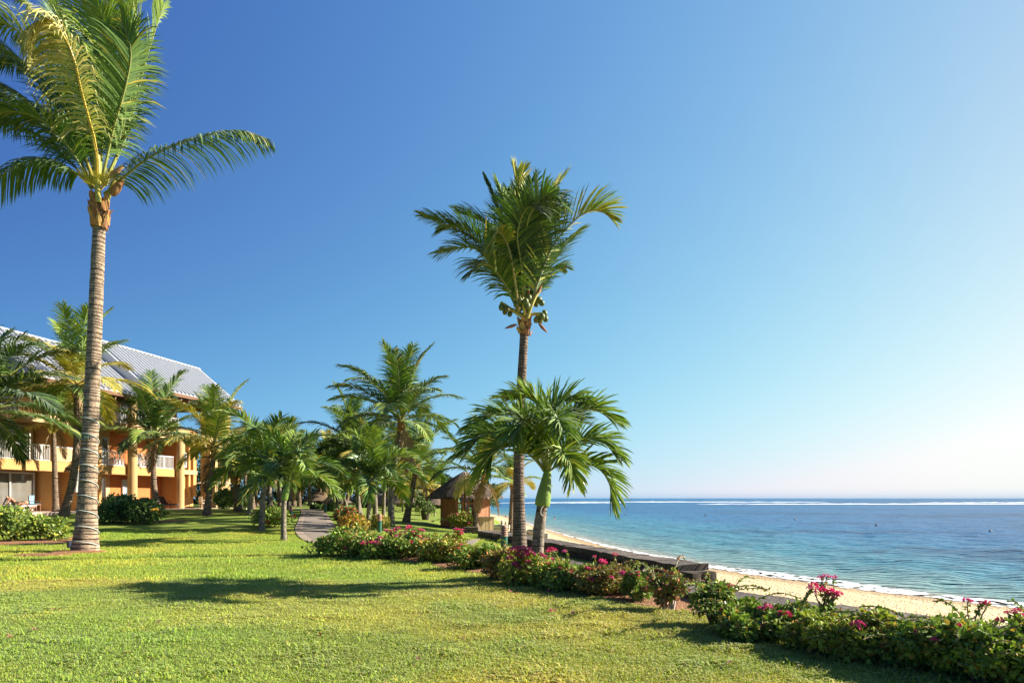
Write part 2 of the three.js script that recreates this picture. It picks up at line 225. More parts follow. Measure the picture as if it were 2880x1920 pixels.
// ---------- hotel building: local x runs along the front (away from the camera), z outwards to the sea, y up from the terrace ----------
{
  const B = thing('hotel_building', 'orange three storey hotel block with white metal roof and balconies', 'building', [-29.6, 0.77, -39], Math.atan2(0.98, 0.196));
  const plaster = dataTex(256, 256, (u, v) => { const a = fbm(u * 24, v * 24, 4, 101, 24); return 0.9 + 0.1 * a; });
  const P = (c, r = 0.9) => std(c, r, { map: plaster });
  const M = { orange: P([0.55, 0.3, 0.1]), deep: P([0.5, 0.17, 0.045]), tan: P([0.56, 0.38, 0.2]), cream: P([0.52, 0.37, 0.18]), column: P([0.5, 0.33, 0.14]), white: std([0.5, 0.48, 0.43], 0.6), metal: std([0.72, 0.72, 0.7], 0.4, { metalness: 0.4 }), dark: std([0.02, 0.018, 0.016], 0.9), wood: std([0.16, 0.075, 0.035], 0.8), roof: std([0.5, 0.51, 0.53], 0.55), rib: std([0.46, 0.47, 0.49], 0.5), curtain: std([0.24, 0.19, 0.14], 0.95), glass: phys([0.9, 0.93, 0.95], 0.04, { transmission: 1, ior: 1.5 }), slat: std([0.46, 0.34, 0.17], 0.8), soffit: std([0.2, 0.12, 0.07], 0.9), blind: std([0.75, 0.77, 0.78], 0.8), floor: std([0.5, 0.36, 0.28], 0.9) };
  // box between local corners
  const b3 = (x0, x1, y0, y1, z0, z1) => bx(x1 - x0, y1 - y0, z1 - z0, (x0 + x1) / 2, (y0 + y1) / 2, (z0 + z1) / 2);
  const P3 = (name, m, ...a) => part(name, b3(...a), m, B);
  // shell
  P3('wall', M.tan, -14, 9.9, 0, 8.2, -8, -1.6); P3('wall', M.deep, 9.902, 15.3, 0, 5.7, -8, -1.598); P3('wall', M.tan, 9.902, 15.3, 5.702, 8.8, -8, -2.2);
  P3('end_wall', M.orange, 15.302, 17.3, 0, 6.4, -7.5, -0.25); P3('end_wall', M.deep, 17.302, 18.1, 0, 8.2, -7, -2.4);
  for (const [x, y1] of [[3.5, 5.7], [7.2, 5.7]]) P3('partition_wall', M.orange, x, x + 0.22, 0, y1, -1.598, 0.02);
  P3('partition_wall', M.column, 5.75, 6.0, 0, 5.72, -1.59, 0.42);
  // floor bands
  P3('balcony_band', M.orange, -9, 3.2, 2.5, 3.12, -1.59, 0.25); P3('balcony_band', M.orange, 3.22, 15.2, 2.5, 3.1, -1.585, 0.0);
  P3('balcony_band', M.cream, 6.5, 16.2, 5.72, 6.16, -1.59, 0.12); P3('balcony_band', M.tan, -9, 6.48, 5.5, 6.0, -1.59, 0.05);
  P3('terrace', M.floor, -12, 21.5, -0.7, 0, -1.55, 2.3);
  // columns
  const colm = (x, z, r, y1) => part('column', cyl(r, r * 0.97, y1, x, 0, z, 24), M.column, B);
  colm(10.0, 0.22, 0.32, 8.5); colm(15.1, 0.2, 0.31, 5.72); colm(-1.2, 0.5, 0.28, 2.5);
  P3('square_column', M.column, 18.1, 19.1, 0, 8.8, -0.15, 0.75); P3('square_column', M.column, 20.4, 21.1, 0, 8.8, 0.0, 0.6); P3('square_column', M.cream, 18.6, 19.0, 0, 3.2, 1.3, 1.5);
  P3('beam', M.cream, 17.31, 18.09, 5.05, 5.6, -0.2, 0.5); P3('beam', M.cream, 19.11, 20.39, 5.05, 5.55, 0.05, 0.4);
  // end volume trim
  P3('pilaster', M.orange, 16.4, 16.62, 0.9, 6.2, -0.25, 0.0); P3('pilaster', M.orange, 16.9, 17.28, 0.9, 6.3, -0.25, 0.06); P3('ledge', M.cream, 15.4, 17.35, 2.75, 3.1, -0.249, 0.1); P3('ledge', M.cream, 15.4, 17.36, 5.5, 5.72, -0.248, 0.22);
  // openings: frame, panes, curtain
  const windowUnit = (x0, x1, y0, y1, z, n, curtain = M.curtain, name = 'window') => {
    const w = new THREE.Group(); w.name = name; w.position.set((x0 + x1) / 2, y0, z); B.add(w); const W = x1 - x0, H = y1 - y0, f = 0.09;
    part('curtain', grid(60, 1, (i, j) => ({ p: [-W / 2 + f + (W - 2 * f) * i / 60, f + j * (H - 2 * f), 0.05 + 0.018 * Math.sin(i * 1.9)] })), curtain, w);
    const fr = [bx(W, f, 0.14, 0, f / 2, 0.07), bx(W, f, 0.14, 0, H - f / 2, 0.07)]; for (let k = 0; k <= n; k++) fr.push(bx(f, H - 2 * f - 0.004, 0.135, -W / 2 + f / 2 + (W - f) * k / n, H / 2, 0.0675)); part('frame', fr, M.white, w);
    for (let k = 0; k < n; k++) part('pane', bx((W - f) / n - f - 0.01, H - 2 * f - 0.01, 0.008, -W / 2 + f / 2 + (W - f) * (k + 0.5) / n, H / 2, 0.1), M.glass, w);
  };
  windowUnit(-6.6, 3.2, 0.05, 2.42, -1.1, 6, M.curtain, 'sliding_door'); P3('wall', M.tan, -9, 3.35, 0.0, 2.48, -1.59, -1.11);
  windowUnit(-6.6, 3.0, 3.14, 5.3, -1.2, 6, M.curtain, 'sliding_door'); P3('wall', M.tan, -9, 3.3, 3.13, 5.49, -1.58, -1.21);
  windowUnit(7.5, 9.4, 0.9, 2.3, -1.59, 2, M.blind); windowUnit(11.0, 12.0, 0.02, 2.2, -1.59, 2, M.blind, 'door'); windowUnit(8.4, 9.6, 3.14, 5.2, -1.59, 2, M.curtain, 'door'); windowUnit(8.6, 9.7, 6.2, 8.0, -1.59, 2, M.curtain, 'door'); windowUnit(11.4, 14.2, 6.3, 8.1, -2.19, 3); windowUnit(15.45, 16.3, 3.3, 4.5, -0.245, 1, M.blind);
  windowUnit(-5, 2.6, 6.2, 7.7, -1.59, 5);
  // railings: one thing each, every baluster its own piece
  const bal = new THREE.BoxGeometry(0.035, 0.82, 0.035), post = new THREE.BoxGeometry(0.07, 0.95, 0.07), board = new THREE.BoxGeometry(0.2, 0.86, 0.04);
  const railing = (x0, x1, y, z, mat, step, label, solid) => {
    const r = new THREE.Group(); r.name = 'railing'; r.position.set(0, y, z); B.add(r);
    part('handrail', b3(x0, x1, 0.93, 1.0, -0.04, 0.04), solid ? M.metal : mat, r); part('bottom_rail', b3(x0, x1, 0.02, 0.07, -0.025, 0.025), mat, r);
    for (let x = x0 + step / 2; x < x1; x += step) { const m = part(solid ? 'board' : 'baluster', solid ? board : bal, mat, r); m.position.set(x, 0.495, solid ? 0.03 : 0); }
    for (let x = x0 + 0.05; x < x1 + 0.1; x += 1.6) { const m = part('post', post, mat, r); m.position.set(Math.min(x, x1 - 0.04), 0.475, 0.005); }
  };
  railing(-5.5, 3.15, 3.12, 0.17, M.white, 0.13); railing(3.75, 5.7, 3.1, -0.07, M.slat, 0.215, '', true); railing(6.05, 7.15, 3.1, -0.07, M.slat, 0.215, '', true);
  railing(7.46, 9.66, 3.1, -0.08, M.metal, 0.14); railing(10.36, 14.75, 3.1, -0.08, M.metal, 0.14); railing(10.4, 15.2, 6.16, 0.0, M.metal, 0.16); railing(7.4, 9.6, 6.16, 0.0, M.metal, 0.16);
  // ceilings under the upper floors read pale
  P3('ceiling_panel', M.cream, 10.34, 14.7, 5.5, 5.7, -1.58, -0.1);
  // gable roofs with standing ribs
  const roof = (x0, x1, ye, ze, yr, zr, zb, fancy) => {
    const r = new THREE.Group(); r.name = 'roof'; B.add(r); const L = Math.hypot(yr - ye, ze - zr), a = Math.atan2(yr - ye, ze - zr), LX = x1 - x0, cx = (x0 + x1) / 2;
    const slope = (w, len, thick, x, off) => { const g = new THREE.BoxGeometry(w, thick, len); g.rotateX(a); return g.translate(x, (ye + yr) / 2 + Math.cos(a) * off, (ze + zr) / 2 + Math.sin(a) * off); };
    part('roof_sheet', slope(LX, L, 0.05, cx, 0), M.roof, r);
    const rib = new THREE.BoxGeometry(0.07, 0.17, L - 0.02); rib.rotateX(a);
    for (let x = x0 + 0.25; x < x1 - 0.1; x += 0.46) { const m = part('roof_rib', rib, M.rib, r); m.position.set(x, (ye + yr) / 2 + Math.cos(a) * 0.1, (ze + zr) / 2 + Math.sin(a) * 0.1); }
    const back = new THREE.BoxGeometry(LX, 0.05, Math.hypot(yr - ye, zr - zb)); back.rotateX(-Math.atan2(yr - ye, zr - zb)); part('roof_sheet', back.translate(cx, (ye + yr) / 2 - 0.03, (zr + zb) / 2), M.roof, r);
    part('ridge_cap', bx(LX + 0.06, 0.1, 0.3, cx, yr + 0.09, zr), M.white, r); part('fascia', bx(LX, 0.24, 0.05, cx, ye - 0.13, ze - 0.03), M.wood, r); part('soffit', bx(LX - 0.1, 0.05, ze - zb - 0.6, cx, ye - 0.3, (ze + zb) / 2), M.soffit, r);
    for (let x = x0 + 0.4; x < x1; x += 0.9) part('rafter', bx(0.1, 0.16, 2.6, x, ye - 0.42, ze - 1.4), M.wood, r);
    const gt = new THREE.Shape([new THREE.Vector2(zb, ye), new THREE.Vector2(ze, ye), new THREE.Vector2(zr, yr - 0.04)]); const gg = new THREE.ExtrudeGeometry(gt, { depth: 0.12, bevelEnabled: false }); gg.rotateY(-Math.PI / 2); part('gable', gg.translate(x1 - 0.15, -0.05, 0), M.wood, r); part('gable', gg.clone().translate(x0 - x1 + 0.4, 0, 0), M.roof, r);
    part('barge_board', slope(0.08, L + 0.1, 0.3, x1 + 0.045, -0.05), M.white, r);
  };
  roof(9.7, 21.4, 8.83, 1.5, 12.3, -2.75, -7.0); roof(-14, 9.6, 8.0, 1.5, 11.3, -2.75, -7.0);
  // wall lamps
  for (const [x, y, z] of [[4.6, 2.75, 0.05], [8.1, 5.0, -1.5], [8.2, 7.6, -1.5]]) part('wall_lamp', [bx(0.18, 0.14, 0.12, x, y, z + 0.06), cyl(0.13, 0.05, 0.12, x, y - 0.16, z + 0.12, 10)], M.dark, B);

  // ----- things on the terrace; world place from local place -----
  B.updateMatrixWorld(true);
  globalThis.onTerrace = (x, y, z) => B.localToWorld(V(x, y, z)); globalThis.terraceTurn = B.rotation.y;
}
// ---------- palms ----------
const barkTex = (seed, base, dark, rings) => dataTex(256, 1024, (u, v) => {
  const w = 0.35 * (fbm(u * 5, v * 6, 3, seed, 0) - 0.5) + 0.25 * Math.sin(u * 6.2832) * 0.12, y = v * rings + w + 2.2 * (vnoise(v * 9, 1, seed + 9, 9) - 0.5), k = Math.floor(y), f = y - k, h = hash(k, 3, seed), th = 0.1 + 0.26 * h * vnoise(u * 7, k * 3.1, seed + 2, 7);
  const n = vnoise(u * 60, v * 40, seed + 3, 60), m = fbm(u * 8, v * 30, 4, seed + 4, 8), crack = f < th && vnoise(u * 5, k * 1.7, seed + 5, 5) > 0.3 ? 1 : 0, fl = vnoise(u * 34, v * 260, seed + 6, 34);
  let c = mixc(base, mul(base, 0.62), clamp(m * 1.5 - 0.4, 0, 1)); c = mul(c, 0.8 + 0.3 * n + 0.18 * (fl - 0.5)); return mixc(c, dark, crack * (0.65 + 0.35 * n) + 0.25 * S(0.72, 0.9, m)); });
const barkBump = (seed, rings) => dataTex(256, 1024, (u, v) => { const w = 0.35 * (fbm(u * 5, v * 6, 3, seed, 0) - 0.5) + 0.25 * Math.sin(u * 6.2832) * 0.12, y = v * rings + w + 2.2 * (vnoise(v * 9, 1, seed + 9, 9) - 0.5), f = y - Math.floor(y); return clamp(0.2 + 0.6 * Math.min(1, f * 3) * (1 - 0.5 * f) + 0.2 * vnoise(u * 40, v * 160, seed + 6, 40), 0, 1); }, false);
const bark = (seed, base, dark, rings, bs) => std([1, 1, 1], 0.95, { map: barkTex(seed, base, dark, rings), bumpMap: barkBump(seed, rings), bumpScale: bs });
const BARK = { hero: bark(301, [0.68, 0.58, 0.48], [0.2, 0.15, 0.11], 26, 0.05), coco: bark(302, [0.58, 0.49, 0.4], [0.15, 0.11, 0.08], 26, 0.05), grey: bark(303, [0.58, 0.53, 0.46], [0.22, 0.19, 0.16], 18, 0.02), tall: bark(304, [0.52, 0.44, 0.37], [0.16, 0.13, 0.1], 34, 0.03) };
const leafMat = (cc) => phys([1, 1, 1], 0.95, { vertexColors: true, side: THREE.DoubleSide, transmission: 0.28, clearcoat: cc, clearcoatRoughness: 0.22 });
const LEAF = leafMat(0.16), FRUIT = std([0.1, 0.13, 0.02], 0.5), SHEATH = std([1, 1, 1], 0.9, { vertexColors: true }), SHAFT = std([0.2, 0.3, 0.05], 0.45), STALK = std([0.42, 0.36, 0.06], 0.6);
// one frond: a midrib along the curve with two rows of leaflets
function frondGeo(pts, o) {
  const R = rng(o.seed), t = new Tri(), cv = new THREE.CatmullRomCurve3(pts, false, 'centripetal'), n = o.n, UP = V(0, 1, 0), T = V(), len = cv.getLength();
  const frame = (u) => { cv.getTangent(u, T); let b = T.clone().cross(o.up ?? UP); if (b.lengthSq() < 0.02) b = T.clone().cross(V(Math.cos(o.seed), 0, Math.sin(o.seed))); b.normalize(); if (o.flip) b.negate(); let nn = b.clone().cross(T).normalize(); const roll = (o.roll ?? 0) * u; if (roll) { b.applyAxisAngle(T, roll); nn.applyAxisAngle(T, roll); } return [T.clone(), b, nn]; };
  let ref = null; const frames = []; const NF = 40;
  for (let k = 0; k <= NF; k++) { let [T0, b, nn] = frame(k / NF); if (ref && b.dot(ref) < 0) { b.negate(); nn.negate(); } if (ref) { b.lerp(ref, 0.6); b.addScaledVector(T0, -b.dot(T0)).normalize(); nn = b.clone().cross(T0).normalize(); } ref = b; frames.push([T0, b, nn]); }
  const st = o.start ?? 0.14, seg = o.seg ?? 3;
  for (let i = 0; i < n; i++) for (const side of [-1, 1]) {
    const q = (i + 0.5 * R() + (side > 0 ? 0.25 : 0)) / n, u = Math.min(0.999, st + (1 - st) * q); if (R() < (o.gap ?? 0.02)) continue;
    const [T0, b, nn] = frames[Math.round(u * NF)], p = cv.getPoint(u);
    const prof = o.fan ? 0.75 + 0.35 * Math.sin(Math.PI * q) : (0.42 + 0.58 * Math.sin(Math.PI * Math.min(1, q * 0.95 + 0.08)) ** 0.7) * (1 - 0.25 * q), l = o.ll * prof * (0.85 + 0.3 * R());
    const a = lerp(o.a0 ?? 1.15, o.a1 ?? 0.45, q) + (R() - 0.5) * 0.16, ve = (o.vee ?? 0.35) + (R() - 0.5) * (o.plume ?? 0.25);
    const dir = T0.clone().multiplyScalar(Math.cos(a)).addScaledVector(b, side * Math.sin(a) * Math.cos(ve)).addScaledVector(nn, Math.sin(a) * Math.sin(ve));
    if (o.wind) dir.addScaledVector(o.wind, (0.35 + 0.3 * R())); dir.normalize();
    let w = T0.clone().addScaledVector(dir, -T0.dot(dir)); if (w.lengthSq() < 1e-4) w = b.clone(); w.normalize().applyAxisAngle(dir, (R() - 0.5) * 1.1);
    const c = o.col(q, side, R), hw = o.lw * 0.5 * (0.8 + 0.4 * R()); let pa = p.clone().addScaledVector(w, -hw * 0.5), pb = p.clone().addScaledVector(w, hw * 0.5), m = p.clone();
    for (let s = 1; s <= seg; s++) {
      const f = s / seg; dir.y -= (o.droop ?? 0.5) * f * (0.7 + 0.6 * R()) / seg * 1.6; dir.normalize(); m = m.clone().addScaledVector(dir, l / seg); w.addScaledVector(dir, -w.dot(dir)).normalize();
      if (s === seg) { t.tri(pa, pb, m, c); break; } const k = hw * (s === 1 ? 1 : 0.72), qa = m.clone().addScaledVector(w, -k), qb = m.clone().addScaledVector(w, k); t.tri(pa, pb, qb, c); t.tri(pa, qb, qa, c); pa = qa; pb = qb;
    }
  }
  const NSEG = 14, NR = 5, rr = o.rr ?? 0.035, rc = o.rc ?? [0.3, 0.32, 0.06], ring = (k) => { const u = k / NSEG, [T0, b, nn] = frames[Math.round(u * NF)], p = cv.getPoint(u), r = rr * (1.15 - 0.95 * u) * (u < 0.06 ? 1.6 : 1), out = []; for (let j = 0; j < NR; j++) { const a = j / NR * 6.2832; out.push(p.clone().addScaledVector(b, Math.cos(a) * r).addScaledVector(nn, Math.sin(a) * r)); } return out; };
  let r0 = ring(0); for (let k = 1; k <= NSEG; k++) { const r1 = ring(k); for (let j = 0; j < NR; j++) { const e = (j + 1) % NR; t.tri(r0[j], r0[e], r1[e], rc); t.tri(r0[j], r1[e], r1[j], rc); } r0 = r1; }
  const g = t.geo(); g.deleteAttribute('uv'); return g;
}
function trunkGeo(pts, r0, r1, o = {}) { // r along t, rings in the bark as relief
  const cv = new THREE.CatmullRomCurve3(pts), L = cv.getLength(), N = o.n ?? Math.ceil(L / 0.12), M = o.m ?? 14, flare = o.flare ?? 0.6, fh = o.fh ?? 0.5;
  return grid(M, N, (i, j) => { const u = j / N, p = cv.getPoint(u), h = u * L, a = i / M * 6.2832, T = cv.getTangent(u), bx_ = V(1, 0, 0).addScaledVector(T, -T.x).normalize(), bz = T.clone().cross(bx_);
    let r = lerp(r0, r1, Math.pow(u, o.pw ?? 0.8)) * (1 + flare * Math.exp(-h / fh)); r *= 1 + 0.03 * ((h / 0.12 + 2.5 * vnoise(h * 1.7, 2, 5) + 0.5 * vnoise(a, h * 4, 5)) % 1 - 0.5) + 0.05 * (vnoise(Math.cos(a) * 1.5 + 4, h * 3 + Math.sin(a) * 1.5, 6) - 0.5); p.addScaledVector(bx_, Math.cos(a) * r).addScaledVector(bz, Math.sin(a) * r); return { p: p.toArray(), u: i / M, v: h / 3.0 }; });
}
function sheathGeo(r, h, seed, n = 34) { // ragged fibrous leaf bases round the top of a trunk
  const R = rng(seed), t = new Tri(); for (let k = 0; k < n; k++) { const a = k / n * 6.2832 * 4.4 + R(), y0 = -h * 0.35 + h * 1.0 * k / n, w = r * (0.35 + 0.45 * R()), hh = h * (0.2 + 0.35 * R()), out = r * (1.02 + 0.5 * R()), c = mixc([0.42, 0.19, 0.05], R() < 0.35 ? [0.55, 0.38, 0.1] : [0.2, 0.09, 0.035], R()), ca = Math.cos(a), sa = Math.sin(a), s = V(-sa, 0, ca);
    const p = (f, y, o) => V(ca * o, y, sa * o).addScaledVector(s, f * w); const q = [p(-0.9, y0, r * 0.92), p(0, y0 - 0.02, r * 1.12), p(0.9, y0, r * 0.92), p(-0.55, y0 + hh * 0.7, out), p(0.1, y0 + hh * (0.9 + 0.3 * R()), out * 1.15), p(0.6, y0 + hh * 0.6, out)];
    t.tri(q[0], q[1], q[4], c); t.tri(q[0], q[4], q[3], c); t.tri(q[1], q[2], q[5], c); t.tri(q[1], q[5], q[4], c); }
  for (let k = 0; k < 40; k++) { const a = R() * 6.2832, y = -h * 0.4 + h * R(), o = V(Math.cos(a), 0, Math.sin(a)), p = o.clone().multiplyScalar(r * 0.98).setY(y), e = o.clone().multiplyScalar(r * (1.15 + 0.5 * R())).setY(y - h * (0.1 + 0.22 * R())), s = V(-o.z, 0, o.x).multiplyScalar(r * 0.05); t.tri(p.clone().add(s), p.clone().sub(s), e, [0.2, 0.1, 0.04]); }
  const core = new THREE.CylinderGeometry(r * 0.75, r * 0.98, h * 1.2, 12); core.translate(0, h * 0.25, 0); const cg = core.toNonIndexed(), cc = new Float32Array(cg.attributes.position.count * 3); for (let i = 0; i < cc.length; i += 3) cc.set([0.25, 0.12, 0.05], i); cg.setAttribute('color', new THREE.BufferAttribute(cc, 3)); cg.deleteAttribute('uv'); const g = t.geo(); g.deleteAttribute('uv'); return mergeGeometries([g, cg]);
}
const greens = (dark, light, yellow, y0 = 0.0, amt = 0) => (q, side, R) => { let c = mixc(dark, light, R()); return R() < (q > y0 ? amt * 0.8 : amt * 0.25) ? mixc(c, yellow, 0.4 + 0.6 * R()) : c; };
const GD = [0.035, 0.09, 0.006], GM = [0.12, 0.22, 0.014], GL = [0.25, 0.35, 0.02], YE = [0.5, 0.38, 0.03], YG = [0.32, 0.34, 0.035];

// generic fronds, one shape per rise angle; placed by turning about the trunk
function arc(el, len, bend, side, n = 7) { const pts = [V(0, 0, 0)]; let e = el, yaw = 0, p = V(0, 0, 0); for (let k = 1; k < n; k++) { p = p.clone().add(V(Math.cos(e) * Math.cos(yaw), Math.sin(e), Math.cos(e) * Math.sin(yaw)).multiplyScalar(len / (n - 1))); pts.push(p); e -= bend * (0.4 + 1.2 * k / n) / (n - 1) * 1.1; yaw += side / (n - 1); } return pts; }
const frondCache = {};
function stockFrond(kind, cls, v, tone) {
  const key = [kind, cls, v, tone].join();
  return frondCache[key] ??= (() => {
    const R = rng(cls * 100 + v * 10 + kind.length), el = [1.42, 1.1, 0.75, 0.35, -0.05, -1.1][cls], pal = { g: greens(GD, GM, YE, 0.6, 0.12), b: greens(GM, GL, YG, 0.5, 0.35), y: greens(YG, [0.5, 0.42, 0.04], YE, 0.0, 0.75), d: greens(mul(GD, 0.7), GD, GM, 0, 0.2), x: greens([0.22, 0.12, 0.05], [0.36, 0.23, 0.1], [0.3, 0.2, 0.06], 0, 0.3) }[tone];
    if (kind === 'coco') return frondGeo(arc(el, 1, [0.55, 0.9, 1.15, 1.2, 1.0, 0.3][cls] * (0.85 + 0.3 * R()), (R() - 0.5) * 0.5), { seed: 500 + cls * 10 + v, n: 66, ll: 0.33, lw: 0.0155, droop: 0.75, vee: 0.35, col: pal, rr: 0.011, rc: tone === 'y' ? [0.5, 0.36, 0.05] : [0.26, 0.27, 0.05], seg: 3, start: 0.16 });
    return frondGeo(arc(el, 1, [0.9, 1.35, 1.7, 1.7, 1.5][cls] * (0.85 + 0.3 * R()), (R() - 0.5) * 0.4), { seed: 700 + cls * 10 + v, n: 62, ll: 0.27, lw: 0.028, droop: 0.5, vee: 0.45, plume: 1.1, a0: 1.1, a1: 0.6, fan: true, col: pal, rr: 0.014, rc: [0.25, 0.3, 0.06], seg: 3, start: 0.14 });
  })();
}
function crown(T, kind, n, len, seed, tones, o = {}) {
  const R = rng(seed), base = T.userData.top; let k = 0;
  for (let i = 0; i < n; i++) { const f = (i + 0.5) / n, cls = o.cls ? o.cls[i % o.cls.length] : Math.min(4, Math.floor(Math.pow(f, o.pw ?? 1.0) * (o.low ?? 5))), yaw = i * 2.39996 + seed + (R() - 0.5) * 0.6, m = part('frond', stockFrond(kind, cls, (R() * 3) | 0, tones[(R() * tones.length) | 0]), LEAF, T);
    m.position.copy(base).add(V(0, (1 - f) * 0.12 * len * 0.3, 0)); m.rotation.set((R() - 0.5) * 0.16, yaw, (R() - 0.5) * 0.16); const s = len * (0.82 + 0.32 * R()) * (cls === 4 ? 0.85 : 1); m.scale.setScalar(s); }
  if (kind === 'coco') for (let i = 0; i < 1 + (seed % 3 === 0); i++) { const m = part('dry_frond', stockFrond(kind, 5, seed % 3, 'x'), LEAF, T); m.position.copy(base).add(V(0, -0.1, 0)); m.rotation.set((R() - 0.5) * 0.2, seed * 1.7 + i * 2.3, (R() - 0.5) * 0.2); m.scale.setScalar(len * (0.5 + 0.2 * R())); }
}
// coconut palm: foot and trunk top given as pixels of the photograph, distance from the foot on the ground
function coco(label, foot, top, o) {
  const p0 = o.d ? at(foot[0], foot[1], o.d) : G(...foot); if (o.sink) p0.y -= o.sink; const d = -p0.z, p1 = at(...top, d + (o.dd ?? 0)), T = thing('coconut_palm', label, 'palm tree', p0, 0, o.group), v = p1.clone().sub(p0), r = o.r ?? 0.15;
  const mid1 = v.clone().multiplyScalar(0.33).add(V((o.bow ?? 0) * v.y, 0, 0)), mid2 = v.clone().multiplyScalar(0.68).add(V((o.bow ?? 0) * v.y * 0.8, 0, 0));
  part('trunk', trunkGeo([V(0, -0.15, 0), mid1, mid2, v], r * 1.1, r * 0.72, { m: o.m ?? 12, flare: o.flare ?? 0.7, fh: o.fh ?? 0.35 }), o.bark ?? BARK.coco, T);
  const sh = part('leaf_sheath', sheathGeo(r * 0.95, r * 3.2, (o.seed ?? 1) * 7), SHEATH, T); sh.position.copy(v).add(V(0, -r * 1.2, 0)); T.userData.top = v.clone().add(V(0, r * 1.0, 0));
  if (o.n) crown(T, 'coco', o.n, o.len, o.seed ?? 1, o.tones ?? ['g', 'g', 'b'], o);
  return T;
}
function slim(label, foot, shaft, top, o) { // slender palm with a smooth green shaft below the crown
  const p0 = G(...foot), d = -p0.z, p1 = at(...shaft, d), p2 = at(...top, d), T = thing('slender_palm', label, 'palm tree', p0, 0, o.group), v1 = p1.clone().sub(p0), v2 = p2.clone().sub(p0), r = o.r ?? 0.11;
  part('trunk', trunkGeo([V(0, -0.12, 0), v1.clone().multiplyScalar(0.3).add(V(o.bow ?? 0, 0, 0)), v1.clone().multiplyScalar(0.7).add(V(o.bow ?? 0, 0, 0)), v1], r, r * 0.82, { flare: 0.35, fh: 0.2, m: 14, pw: 1.2 }), o.bark ?? BARK.grey, T);
  const ax = v2.clone().sub(v1), prof = [[0.99, 0], [1.22, 0.03], [1.26, 0.16], [1.15, 0.4], [0.85, 0.72], [0.62, 1.0]]; const sg = new THREE.LatheGeometry(prof.map(([q, y]) => new THREE.Vector2(q * r * 0.95, y * ax.length())), 16); sg.applyQuaternion(new THREE.Quaternion().setFromUnitVectors(V(0, 1, 0), ax.clone().normalize()));
  const sh = part('crownshaft', sg, SHAFT, T); sh.position.copy(v1).addScaledVector(ax.clone().normalize(), -0.02); T.userData.top = v2.clone().addScaledVector(ax, -0.06);
  if (o.n) crown(T, 'slim', o.n, o.len, o.seed ?? 1, o.tones ?? ['g', 'b', 'g'], { low: 3.7, pw: 0.85, ...o }); return T;
}
// frond traced in the picture: points are pixels, each with its own distance offset from the trunk
function traced(T, d, pts, o) { const base = T.position; part('frond', frondGeo(pts.map(([x, y, dd = 0]) => at(x, y, d + dd).sub(base)), { n: 112, ll: 1.2, lw: 0.05, droop: 0.55, rr: 0.035, seg: 4, col: greens(GD, GM, YE, 0.7, 0.1), ...o }), LEAF, T); }

